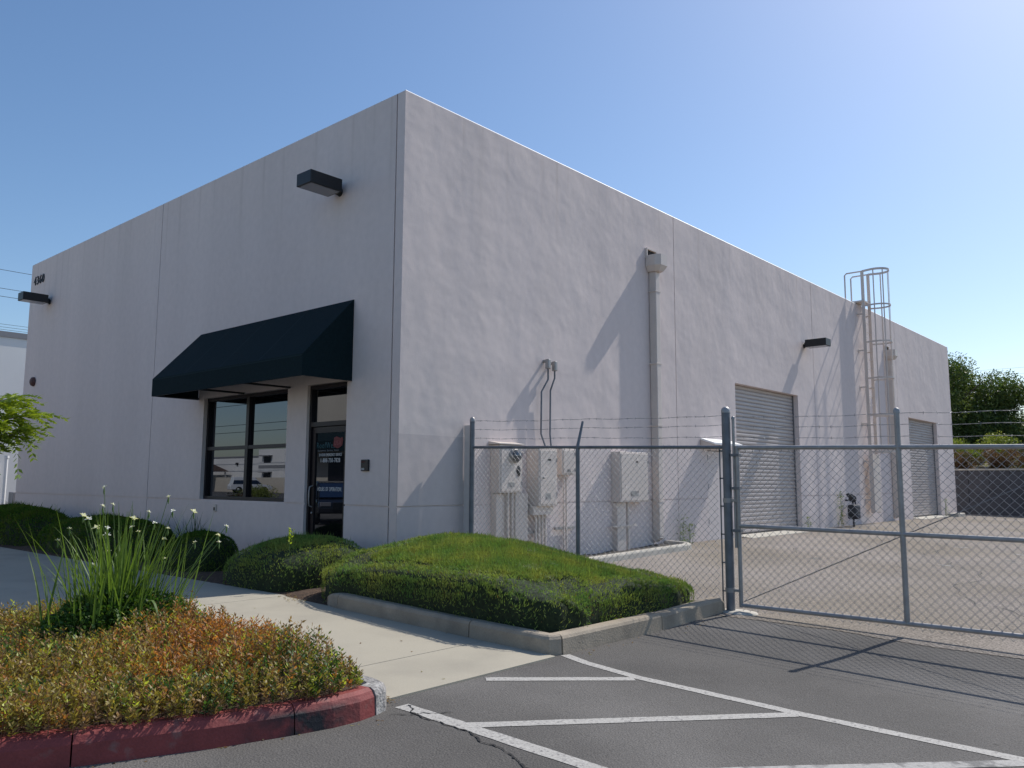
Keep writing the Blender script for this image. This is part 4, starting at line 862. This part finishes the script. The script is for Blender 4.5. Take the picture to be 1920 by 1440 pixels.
# broad-leaf shrub at the foot of the iris
sh = empty('leafy_shrub', (-4.45, -1.68, .03), 'low dark green leafy shrub around the foot of the white iris clump', 'shrub'); sh.location = (0, 0, 0)
n = 5200; ang = rng.uniform(0, 6.283, n); rad = rng.random(n) ** .55
X = -4.42 + rad * np.cos(ang) * .62; Y = -1.72 + rad * np.sin(ang) * .42; Z = .04 + (.44 - .26 * rad ** 2) * rng.random(n) ** .5
P = np.stack([X, Y, Z], 1); D = np.stack([np.cos(ang), np.sin(ang), rng.normal(0, .5, n) + .2], 1) + rng.normal(size=(n, 3)) * .6
f = leaves('foliage', P, D, .045 * rng.uniform(.6, 1.3, n), .026 * rng.uniform(.7, 1.3, n), np.array((.045, .10, .02)) * rng.uniform(.6, 1.5, (n, 1)), M['leaf'], sh); f['kind'] = 'stuff'
# iris clump
ir = empty('white_iris_clump', (-4.45, -1.7, .03), 'tall white flowering iris clump with long arching sword leaves on the island', 'plant')
def blade(hh, lean, wid, tw=0, droop=.3):
    V = []; Q = []; n = 8
    for j in range(n + 1):
        t = j / n; x = lean * t ** 1.7; z = hh * (t - droop * max(0, t - .45) ** 2); k = wid * (1 - t ** 2.2) * .5 + .0006
        V += [(x, -k, z), (x + k * .35, 0, z), (x, k, z)]
    for j in range(n): b = 3 * j; Q += [(b, b + 1, b + 4, b + 3), (b + 1, b + 2, b + 5, b + 4)]
    return V, Q
bms = []
for (h_, l_, w_, d_) in ((.95, .10, .019, .0), (.85, .28, .019, .1), (1.05, .20, .017, .1), (.72, .38, .02, .4), (.60, .20, .018, .1), (.98, .42, .017, .35), (.80, .05, .02, 0)):
    V, Q = blade(h_, l_, w_, 0, d_); me = bpy.data.meshes.new('leaf'); me.from_pydata(V, [], Q); c = me.color_attributes.new('Col', 'FLOAT_COLOR', 'POINT')
    g_ = random.uniform(.8, 1.25); arr = np.ones((len(V), 4), np.float32); arr[:, :3] = np.array((.13, .215, .045)) * g_
    c.data.foreach_set('color', arr.ravel()); me.materials.append(M['leaf']); bms.append(me)
for i in range(285):
    me = random.choice(bms); a = random.uniform(0, 6.283)
    o = link('leaf', me, None, ir); rr_ = abs(random.gauss(0, .19)); o.location = (math.cos(a) * rr_ * 1.5, math.sin(a) * rr_ * .9, 0)
    lean_dir = a + random.gauss(0, .6); sc_ = random.uniform(.7, 1.15); o.rotation_euler = (random.gauss(0, .08), random.gauss(.03, .09), lean_dir); o.scale = (sc_ * random.uniform(.6, 1.3), sc_, sc_)
# two bent leaves drooping forward
for (px_, dy, hgt) in ((.12, -.42, .30), (-.16, -.36, .26)):
    mb = MB(); V = []; n = 12
    for j in range(n + 1):
        t = j / n; x = px_ + .02 * t; y = -.12 + dy * t; z = .08 + hgt * math.sin(math.pi * min(1, t * 1.02)) ** .8 * 1.1 - .10 * t; k = .011 * (1 - t ** 3) + .001; V += [(x - k, y, z), (x + k, y, z)]
    me = bpy.data.meshes.new('bent_leaf'); me.from_pydata(V, [], [(2 * j, 2 * j + 1, 2 * j + 3, 2 * j + 2) for j in range(n)]); c = me.color_attributes.new('Col', 'FLOAT_COLOR', 'POINT'); arr = np.ones((len(V), 4), np.float32); arr[:, :3] = (.14, .22, .06); c.data.foreach_set('color', arr.ravel()); link('leaf', me, M['leaf'], ir)
FL = [(-4.59, -1.62, 1.3), (-4.59, -1.62, 1.15), (-4.52, -1.65, 1.16), (-4.72, -1.57, 1.07), (-4.68, -1.58, 1.04), (-4.62, -1.6, 0.97), (-4.8, -1.53, 0.97), (-4.55, -1.64, 0.97), (-4.55, -1.64, 0.9), (-4.87, -1.5, 0.88), (-4.37, -1.71, 1.04), (-4.38, -1.71, 0.97), (-4.26, -1.76, 1.09), (-4.22, -1.78, 1.0), (-4.13, -1.82, 1.22), (-4.09, -1.83, 1.1), (-4.12, -1.82, 0.95), (-4.15, -1.81, 0.87), (-3.94, -1.9, 1.09), (-3.92, -1.91, 0.83), (-3.75, -1.98, 0.89), (-3.74, -1.98, 0.83), (-3.68, -2.01, 0.96), (-4.13, -1.81, 0.69), (-4.53, -1.65, 0.77), (-4.63, -1.6, 0.68), (-4.33, -1.73, 0.93)]
big = {3, 4, 5, 10, 18, 8}
for i, (x, y, z) in enumerate(FL):
    off = random.uniform(-.12, .12); x += .39 * off - .0; y += .92 * off; L0 = Vector((-4.45, -1.7, .03)); p = Vector((x, y, z)) - L0
    base_ = Vector((p.x * .35 + random.gauss(0, .03), p.y * .35, 0)); mb = MB(); midp = base_.lerp(p, .55) + Vector((p.x * -.08, 0, .03))
    mb.tube([base_, base_.lerp(midp, .6), midp, p], [.0042, .0036, .0032, .0025], 5); st = mb.build('flower_stem', M['stem'], ir)
    mb = MB(); mb.tube([p - Vector((0, 0, .06)), p - Vector((0, 0, .035)), p - Vector((0, 0, .005))], [.003, .0075, .003], 6); mb.build('bud', M['stem'], st)
    k = .046 if i in big else .028; V = []; Q = []; tilt = Matrix.Rotation(random.uniform(-.6, .6), 3, 'X') @ Matrix.Rotation(random.uniform(-.6, .6), 3, 'Y'); a0 = random.uniform(0, 6)
    for j in range(6):
        a = a0 + j * math.pi / 3; big_ = j % 2 == 0; kk = k * (1 if big_ else .75); d = Vector((math.cos(a), math.sin(a), .25 if big_ else 1.0)).normalized(); s = Vector((-math.sin(a), math.cos(a), 0)); b = len(V)
        for q in (Vector((0, 0, 0)), d * kk * .55 + s * kk * .32, d * kk + Vector((0, 0, -.2 * kk if big_ else 0)), d * kk * .55 - s * kk * .32): V.append(p + tilt @ q)
        Q.append((b, b + 1, b + 2, b + 3))
    npmesh('flower', [tuple(v) for v in V], Q, M['petal'], st, np.tile((.80, .81, .78), (len(V), 1)))

# ------------------------------------------------------------------ young tree at the left edge
tr = empty('young_tree', (0, 0, 0), 'young tree with feathery yellow green compound leaves reaching in from the left', 'tree')
tb = Vector((-6.75, -1.75, .05))
mb = MB(); mb.tube([tb, tb + Vector((.03, 0, .8)), tb + Vector((.0, -.02, 1.6)), tb + Vector((.05, 0, 2.4)), tb + Vector((0, .02, 3.3))], [.05, .042, .035, .025, .012], 8)
mb.build('trunk', M['bark'], tr)
limbs = [[(0, 0, 1.15), (.5, -.12, 1.45), (.95, -.25, 1.66), (1.42, -.43, 1.79)], [(0, 0, 1.3), (.5, -.1, 1.7), (.95, -.25, 1.79), (1.28, -.33, 1.90)], [(0, 0, 1.0), (.5, -.1, 1.25), (1.0, -.22, 1.50), (1.36, -.38, 1.66)], [(0, 0, 1.1), (.6, -.1, 1.35), (1.05, -.15, 1.45)],
         [(0, 0, 1.6), (.5, -.1, 2.1), (.9, -.2, 2.5)], [(0, 0, 1.5), (-.5, .2, 2.0), (-.9, .3, 2.5)], [(0, 0, 1.4), (-.2, .5, 1.9), (-.3, .9, 2.3)], [(0, 0, 1.6), (-.5, -.4, 2.1), (-.8, -.8, 2.4)], [(0, 0, 2.3), (.2, .1, 2.8), (.3, .1, 3.3)]]
Pn = []; Dn = []; Wn = []
lb = MB()
for li, L in enumerate(limbs):
    pts = [tb + Vector(p) for p in L]; lb.tube(pts, [.012 - .009 * i / (len(pts) - 1) for i in range(len(pts))], 6)
    cnt = 80 if li < 3 else (45 if li == 3 else 24)
    for c in range(cnt):
        t = random.uniform(.22 if li < 4 else .3, 1) ** .8; i = min(int(t * (len(pts) - 1)), len(pts) - 2); f = t * (len(pts) - 1) - i; o = pts[i].lerp(pts[i + 1], f)
        dd = (pts[i + 1] - pts[i]).normalized(); d = (dd * .7 + Vector((random.gauss(0, .5), random.gauss(0, .6), random.gauss(.0, .35)))).normalized(); Lr = random.uniform(.14, .24); wv = d.cross(Vector((0, 0, 1))).normalized()
        if li == 4 and o.x > -5.9: continue
        for k in range(9):
            s_ = (k + 1) / 9; q = o + d * Lr * s_ + Vector((0, 0, -.09 * s_ * s_))
            for sg in (-1, 1):
                Pn.append(q); Dn.append(wv * sg * .8 + d * .55 + Vector((0, 0, -.35 + random.gauss(0, .12)))); Wn.append(d + Vector((0, 0, .3)))
        Pn.append(o + d * Lr + Vector((0, 0, -.09))); Dn.append(d); Wn.append(wv)
lb.build('branches', M['bark'], tr)
Pn = np.array([tuple(p) for p in Pn]); Dn = np.array([tuple(p) for p in Dn]); Wn = np.array([tuple(p) for p in Wn]); k = len(Pn)
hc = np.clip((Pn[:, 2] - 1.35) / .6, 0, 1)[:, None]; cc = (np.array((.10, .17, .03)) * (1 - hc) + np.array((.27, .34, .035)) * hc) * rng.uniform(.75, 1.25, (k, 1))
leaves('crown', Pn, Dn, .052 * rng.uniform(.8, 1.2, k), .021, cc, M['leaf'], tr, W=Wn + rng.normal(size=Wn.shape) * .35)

# ------------------------------------------------------------------ weeds
def weed(x, y, h, n, lab, lean=.1):
    r = empty('weed', (x, y, gz(x, y)), lab, 'weed', 'weeds along the side wall'); P = []; D = []; mb = MB()
    for s in range(3):
        dx_ = random.gauss(0, .06); mb.tube([(dx_, -.02, 0), (dx_ * 1.6, -.05, h * random.uniform(.6, 1))], .004, 4)
    mb.build('stem', M['stem'], r)
    for i in range(n): z = h * random.random(); P.append((random.gauss(0, .06), -.05 + random.gauss(0, .03), z)); D.append((random.gauss(0, 1), random.gauss(0, 1), .3))
    f = leaves('foliage', np.array(P), np.array(D), .06, .02, np.array((.16, .22, .05)) * rng.uniform(.6, 1.3, (n, 1)), M['leaf'], r); f['kind'] = 'stuff'
weed(7.62, -.05, .62, 90, 'tall thin weed growing at the wall joint beside the first downspout'); weed(7.95, -.05, .42, 60, 'shorter weed just right of the one at the wall joint')
weed(14.25, -.05, .35, 50, 'small weed at the right foot of the near roller door'); weed(16.7, -.05, 1.0, 170, 'bushy green weed growing left of the gas meter'); weed(27.98, -.1, .7, 110, 'dark weed at the right foot of the far roller door')
# bulky stone at building end
mb = MB(); mb.bbox(28.5, 29.6, -.45, -.05, .0, .16, .03); tag(mb.build('wheel_stop', M['kerbl']), 'short pale concrete block on the ground at the far end of the side wall', 'block')

# fallen leaves and grit gathered along the kerbs
P = []; C_ = []
def litter(x0, y0, x1, y1, n, sp, zf):
    for _ in range(n):
        t = random.random(); x = x0 + (x1 - x0) * t + random.gauss(0, sp); y = y0 + (y1 - y0) * t + random.gauss(0, sp); P.append((x, y, zf(x, y) + .004)); C_.append(random.choice(((.22, .13, .06), (.30, .20, .09), (.14, .09, .05), (.25, .22, .10))))
litter(-1.95, -.6, -1.75, -.1, 70, .07, lambda x, y: wz(y) + .01); litter(-3.72, -4.33, -3.66, -4.15, 26, .03, lambda x, y: -.118)
litter(-5.9, -4.02, -4.0, -4.58, 22, .035, lambda x, y: gz(x, y) - .012); litter(-1.6, -4.33, 1.2, -4.40, 34, .04, lambda x, y: gz(x, y) - .012); litter(1.5, -.35, 7.0, -.35, 90, .1, lambda x, y: gz(x, y) + .07)
litter(-3.6, -3.9, -1.9, -1.5, 14, .5, lambda x, y: wz(y) + .003); litter(7.2, -.15, 10.2, -.15, 40, .07, lambda x, y: gz(x, y) - .004); litter(14.3, -.2, 24, -.2, 80, .08, lambda x, y: gz(x, y) - .004)
P = np.array(P); n = len(P); D = rng.normal(size=(n, 3)) * np.array([1, 1, .15]); Wn = np.cross(unit(D), np.array([0, 0, 1.]) + rng.normal(size=(n, 3)) * .3)
o = leaves('fallen_leaves', P, D, .026 * rng.uniform(.5, 1.4, n), .014, np.array(C_), M['leaf'], W=Wn, fold=.3); tag(o, 'scattered dry brown leaves along the kerbs and the side wall', 'leaf litter', kind='stuff')

# ------------------------------------------------------------------ background right
rw = empty('retaining_wall', (0, 0, 0), 'dark block retaining wall closing the far end of the yard', 'wall')
for i, z in enumerate(np.arange(-.3, 1.9, .2)):
    for k in range(26):
        y = 6 - k * .8 - (.4 if i % 2 else 0); mb = None
        if i == 0 and k == 0:
            mb = MB(); mb.bbox(0, .3, -.39, .39, .004, .196, .01); blk = mb.build('block', M['retain'], rw); blk.location = (32.5, y, z)
        else:
            c = blk.copy(); COL.objects.link(c); c.parent = rw; c.location = (32.5 + random.uniform(-.006, .006), y, z)
mb = MB(); mb.bbox(32.44, 32.86, -15.6, 6.6, 1.9, 1.97, .01); mb.build('cap', M['kerbl'], rw)
mb = MB(); mb.box(32.56, 32.78, -15.5, 6.4, -.3, 1.89); mb.build('mortar_core', M['sealant'], rw)
o = grid('embankment', [32.8, 34, 36, 40, 60, 120], [-60, -30, -15, -8, -4, 0, 4, 8, 20, 60], lambda x, y: 1.85 + min((x - 32.8) * .12, 1.2) + .1 * math.sin(y + x), M['bank']); tag(o, 'planted earth bank above the retaining wall', kind='structure')
def blob(name, lab, cat, cx, cy, zb, R, Hh, n, size, cols, group, trunk=True, nb=16, low=.0, bottom=.35):
    r = empty(name, (cx, cy, zb), lab, cat, group)
    if trunk:
        mb = MB(); mb.tube([(0, 0, -.2), (.1, 0, Hh * .3), (0, .1, Hh * .6), (.1, 0, Hh * .85)], [.16 * Hh / 7, .13 * Hh / 7, .08 * Hh / 7, .02], 8)
        for i in range(6):
            a = i * 1.05; mb.tube([(0, 0, Hh * (.2 + .07 * i)), (math.cos(a) * R * .4, math.sin(a) * R * .4, Hh * (.4 + .06 * i)), (math.cos(a) * R * .75, math.sin(a) * R * .75, Hh * (.55 + .05 * i))], [.06, .04, .015], 6)
        mb.build('trunk', M['bark'], r)
    cen = []; 
    for i in range(nb):
        a = random.uniform(0, 6.283); q = math.sqrt(random.random()); zz = random.uniform(bottom, 1); rad = R * (1 - .45 * max(0, zz - .55) / .45); cen.append((math.cos(a) * q * rad * .8, math.sin(a) * q * rad * .8, Hh * zz * .88, R * random.uniform(.28, .46)))
    cen = np.array(cen); k = rng.integers(0, nb, n); d = unit(rng.normal(size=(n, 3))); rr_ = cen[k, 3:4] * rng.uniform(.55, 1.12, (n, 1)) ** 1
    Pp = cen[k, :3] + d * rr_ * np.array([1, 1, .85]); Pp[:, 2] = np.maximum(Pp[:, 2], low)
    D = d * .6 + rng.normal(size=(n, 3)) * .7 + np.array([0, 0, .1]); ci = rng.integers(0, len(cols), n); base = np.array(cols)[(k + (rng.random(n) < .2)) % len(cols)]
    f = leaves('crown' if trunk else 'foliage', Pp, D, size * rng.uniform(.6, 1.4, n), size * .42, base * rng.uniform(.6, 1.4, (n, 1)), M['farleaf'], r)
    if not trunk: f['kind'] = 'stuff'
    return r
gt = 'trees beyond the retaining wall'
dg = [(.06, .10, .03), (.11, .16, .04), (.07, .115, .032), (.14, .185, .05)]
blob('broadleaf_tree', 'tall dark tree just past the far corner of the building', 'tree', 42.5, 2.9, 2.4, 3.0, 5.8, 42000, .15, dg, gt, nb=26, bottom=.1)
blob('broadleaf_tree', 'rounded dark tree right of the tall one at the building end', 'tree', 44.0, 1.1, 2.4, 2.9, 5.3, 42000, .15, dg, gt, nb=26, bottom=.1)
blob('broadleaf_tree', 'lower dark tree at the right edge of the picture', 'tree', 45.0, -2.0, 2.4, 2.7, 4.2, 30000, .15, dg, gt, nb=24, bottom=.1)
blob('broadleaf_tree', 'hidden tree behind the building end, leftmost of the row', 'tree', 46, 9, 2.6, 2.8, 5.2, 12000, .2, dg, gt, nb=20, bottom=.1)
blob('broadleaf_tree', 'tree past the right edge, rightmost of the row', 'tree', 46, -7.5, 2.6, 2.8, 4.2, 14000, .2, dg, gt, nb=20, bottom=.1)
lg = [(.22, .27, .05), (.27, .30, .06), (.16, .21, .045)]; rd = [(.14, .075, .04), (.10, .065, .035), (.18, .10, .06), (.07, .07, .03)]
gb = 'shrubs on the bank'
for i, (y, x, hh_, cl, lb_) in enumerate(((2.6, 35.6, 1.25, lg, 'light green shrub on the bank, touching the building end'), (1.0, 35.4, 1.35, lg, 'light green shrub on the bank, second from the building end'), (-.5, 35.5, 1.5, lg, 'light green shrub on the bank, under the rounded tree'), (-2.2, 35.6, 1.05, lg, 'light green shrub on the bank at the right edge of the picture'), (-4.4, 35.8, 1.2, lg, 'light green shrub on the bank beyond the right edge'))):
    blob('shrub', lb_, 'shrub', x, y, 2.0, 1.15, hh_, 7000, .09, cl, gb, False, 12, .02, .2)
for i, (y, lb_) in enumerate(((1.6, 'reddish dry shrub above the retaining wall, nearest the building'), (.5, 'reddish dry shrub above the retaining wall, second from the building'), (-.6, 'reddish dry shrub above the retaining wall, third from the building'), (-1.7, 'reddish dry shrub above the retaining wall at the right edge'), (-2.9, 'reddish dry shrub above the retaining wall beyond the right edge'))):
    blob('dry_shrub', lb_, 'shrub', 33.7, y, 1.92, .75, .85, 5000, .07, rd, 'dry shrubs above the wall', False, 10, .0, .1)

# ------------------------------------------------------------------ background left
lbd = empty('neighbour_building', (0, 0, 0), 'pale warehouse wall with grey roof edge behind the front left corner', 'building')
mb = MB(); mb.box(-4, 24, 27, 40, -.3, 6.88); mb.build('wall', M['farwall'], lbd)
mb = MB(); mb.box(-4.05, 24.05, 26.95, 40.05, 6.882, 7.10); mb.build('roof_edge', M['fargrey'], lbd)
mb = MB(); mb.box(2.2, 3.05, 26.93, 26.999, .0, 1.95); mb.build('door', M['coping'], lbd)
mb = MB(); mb.tube([(.35, 26.9, 5.4), (.35, 26.9, 5.6)], .08, 8); mb.build('lamp', M['black'], lbd)
mb = MB(); mb.tube([(1.20, 20, -.1), (1.20, 20, 2.05)], .05, 10); mb.tube([(1.2, 20, 2.0), (1.2, 20, 2.08)], .07, 10); tag(mb.build('bollard_pipe', M['coping']), 'thin pale upright pipe at the left edge behind the dark hedge', 'pipe')
mb = MB(); mb.bbox(1.45, 1.75, 20.0, 20.4, -.1, .95, .02); tag(mb.build('utility_box', M['fargrey']), 'grey utility box beside the pale pipe at the left edge', 'utility box')
def wire(p, q, lab, group, r=.012):
    mb = MB(); p = Vector(p); q = Vector(q); mb.tube([p.lerp(q, i / 16) - Vector((0, 0, .5 * math.sin(math.pi * i / 16) * 0)) for i in range(17)], r, 5); tag(mb.build('power_line', M['black']), lab, 'power line', group)
names = ['highest', 'second highest', 'third highest', 'fourth highest', 'fifth highest', 'lowest']
for k, z in enumerate((12.95, 11.9, 11.45, 9.9, 9.74, 9.6)):
    wire((-60, 42, z - .0), (34, 42, z + 2.5 * .0), 'thin black power line at the left edge, %s of the six' % names[k], 'power lines at the left', .010 if k > 2 else .014)
def upole(x, y, h, lab):
    mb = MB(); mb.tube([(x, y, -.3), (x, y, h)], [.16, .11], 10); r = mb.build('utility_pole', M['wood']); tag(r, lab, 'utility pole', 'utility poles')
    mb = MB(); mb.box(x - .06, x + .06, y - 1.2, y + 1.2, h - .7, h - .55); mb.build('crossarm', M['wood'], r); return r
upole(-60, 42.2, 13.3, 'wooden utility pole far to the left carrying the power lines'); upole(34, 42.2, 13.3, 'wooden utility pole behind the building carrying the power lines')
for k, z in enumerate((9.6, 9.15)): wire((60, 40, z), (60, -60, z), 'very thin power line above the trees at the right, %s of the two' % ('upper' if k == 0 else 'lower'), 'power lines at the right', .006)

# ------------------------------------------------------------------ across the lot (seen mirrored in the glass)
tw = empty('opposite_building', (0, 0, 0), 'beige building across the lot with a dark green awning, mirrored in the door glass', 'building')
mb = MB(); mb.box(-34, -16.5, 4, 26.2, -.3, 7.0); mb.build('wall', M['farbeige'], tw)
mb = MB(); mb.add([(-16.49, 20.3, 3.9), (-16.49, 26, 3.9), (-15.4, 26, 3.2), (-15.4, 20.3, 3.2), (-15.4, 20.3, 2.7), (-15.4, 26, 2.7), (-16.49, 26, 2.7), (-16.49, 20.3, 2.7)], [(0, 1, 2, 3), (2, 3, 4, 5), (0, 3, 4, 7), (1, 2, 5, 6)]); mb.build('awning', M['awning'], tw)
mb = MB(); mb.box(-16.52, -16.44, 22.2, 24.6, -.1, 2.6); mb.build('entrance', M['bronze'], tw)
fb = empty('far_office_building', (0, 0, 0), 'white two storey building far across the lot, mirrored in the window', 'building')
mb = MB(); mb.box(-70, -47, 50, 81.2, -.3, 5.05); mb.build('wall', M['farwall'], fb)
mb = MB(); mb.box(-47, -46.96, 50, 81.1, 2.75, 3.12); mb.build('band', M['fargrey'], fb)
for y in (79.2, 73.4, 67.6, 61.8):
    for z in (3.42, 1.45):
        mb = MB(); mb.box(-47, -46.97, y - .75, y + .75, z, z + .75); o = mb.build('window', M['bronze'], fb); mb = MB(); mb.box(-47, -46.4, y - 1.1, y + 1.1, z + .78, z + .9); mb.build('sunshade', M['fargrey'], o)
wb = empty('far_warehouse', (0, 0, 0), 'long low white warehouse far across the lot, mirrored in the window', 'building')
mb = MB(); mb.box(-75, -47.1, 81.25, 130, -.3, 4.15); mb.build('wall', M['farwall'], wb)
mb = MB(); mb.box(-75.2, -47, 81.25, 130, 4.16, 4.3); mb.build('roof_edge', M['fargrey'], wb)
mb = MB(); mb.box(-47.1, -46.9, 86, 86.4, 3.2, 3.5); mb.build('lamp', M['black'], wb)
lw = MB(); lw.box(-45.3, -45, 50, 100, -.3, 1.62); tag(lw.build('yard_wall', M['farbeige']), 'low beige wall far across the lot, mirrored in the window', 'wall')
ga = empty('gazebo', (-44.5, 90.5, -.1), 'brown hip roofed shelter far across the lot, mirrored in the window', 'shelter')
mb = MB(); mb.add([(-2.2, -3, 2.5), (2.2, -3, 2.5), (2.2, 3, 2.5), (-2.2, 3, 2.5), (0, -.5, 4.0), (0, .5, 4.0)], [(0, 1, 4), (1, 2, 5, 4), (2, 3, 5), (3, 0, 4, 5), (0, 3, 2, 1)]); mb.build('roof', M['hroof'], ga)
for x in (-1.9, 1.9):
    for y in (-2.6, 2.6): mb = MB(); mb.box(x - .08, x + .08, y - .08, y + .08, -.2, 2.5); mb.build('post', M['farwall'], ga)
mb = MB(); mb.box(-40, -39.8, 80.5, 95, -.3, 1.5); tag(mb.build('dark_screen_wall', M['hroof']), 'dark brown screen wall in front of the shelter, mirrored in the window', 'wall')
for k, z in enumerate((10.15, 7.78, 6.91)): wire((-43, 20, z), (-43, 150, z), 'black power line across the lot mirrored in the window, %s of the three' % ('top', 'middle', 'bottom')[k], 'power lines across the lot', .03)
upole(-43, 150, 10.4, 'wooden utility pole across the lot, farther away'); upole(-43, 20, 10.4, 'wooden utility pole across the lot, nearer')
M['dkcar'] = mat('dark_car_paint', (.02, .022, .03), .15, spec=.7)
def car(lab, loc, rz, suv, pt_=None):
    pt_ = pt_ or M['carpaint']
    r = empty('parked_car', loc, lab, 'car', 'parked cars', rz); Lh = 2.3
    hb_, ht = (.98, 1.78) if suv else (.88, 1.45)
    body = [(-2.3, .38), (-2.32, .75), (-2.25, hb_), (.95 if not suv else 1.05, hb_), (2.1, hb_ - .14), (2.3, .62), (2.28, .38)]
    cab = [(-2.15 if suv else -1.85, hb_), (-1.95 if suv else -1.1, ht - .04), (-1.6 if suv else -.7, ht), (.1, ht), (.35, ht - .05), (1.15, hb_)]
    def ext(prof, wd, top=None, nm='body', mt=None):
        mb = MB(); n = len(prof); zs = [p[1] for p in prof]; z0_, z1_ = min(zs), max(zs); V = []
        for s in (-1, 1):
            for (x, z) in prof: k = 1 - (top or 0) * (z - z0_) / (z1_ - z0_); V.append((x, s * wd * k, z))
        mb.add(V, [tuple(range(n)), tuple(range(2 * n - 1, n - 1, -1))] + [(i, (i + 1) % n, n + (i + 1) % n, n + i) for i in range(n)]); return mb.build(nm, mt, r)
    b = ext(body, .90, .06, 'body', pt_); md = b.modifiers.new('b', 'BEVEL'); md.width = .06; md.segments = 3
    c = ext(cab, .85, .20, 'roof', pt_); md = c.modifiers.new('b', 'BEVEL'); md.width = .05; md.segments = 2
    gl = [(x * .94 - .03, hb_ + (z - hb_) * .86 + .03) for x, z in cab]; ext(gl, .862, .205, 'side_window', M['glass'])
    mb = MB(); mb.add([(1.17, -.70, hb_ + .02), (1.17, .70, hb_ + .02), (.42, .62, ht - .08), (.42, -.62, ht - .08)], [(0, 1, 2, 3)]); mb.build('windscreen', M['glass'], r)
    for x in (-1.4, 1.4):
        for y in (-.84, .84):
            mb = MB(); mb.lathe([(.2, -.1), (.34, -.1), (.36, 0), (.34, .1), (.2, .1)], (x, y, .36), 20, Matrix.Rotation(math.pi / 2, 4, 'X')); wv = mb.build('wheel', M['tyre'], r); mb = MB(); mb.lathe([(0, .09), (.2, .09), (.2, -.09), (0, -.09)], (x, y, .36), 14, Matrix.Rotation(math.pi / 2, 4, 'X')); mb.build('rim', M['rim'], wv)
    for y in (-.65, .65): mb = MB(); mb.bbox(2.2, 2.32, y - .18, y + .18, .62, .76, .02); mb.build('headlight', M['lens'], r)
    mb = MB(); mb.box(2.27, 2.325, -.42, .42, .5, .75); mb.build('grille', M['black'], r)
car('white suv parked far across the lot, mirrored in the window', (-42.0, 74.5, -.12), math.radians(198), True)
car('dark sedan parked in the lot, mirrored in the door glass', (-10.2, 15.5, -.12), math.radians(-62), False, M['dkcar'])
blob('shrub', 'green bush in the lot island far left, mirrored low in the window', 'shrub', -12.5, 24.5, -.1, 1.2, 1.0, 5000, .08, lg, 'bushes across the lot', False, 12, .02, .2)
blob('shrub', 'brownish bush in the lot island far left, mirrored low in the window', 'shrub', -10.5, 22.0, -.1, 1.0, .8, 5000, .08, rd, 'bushes across the lot', False, 12, .02, .2)
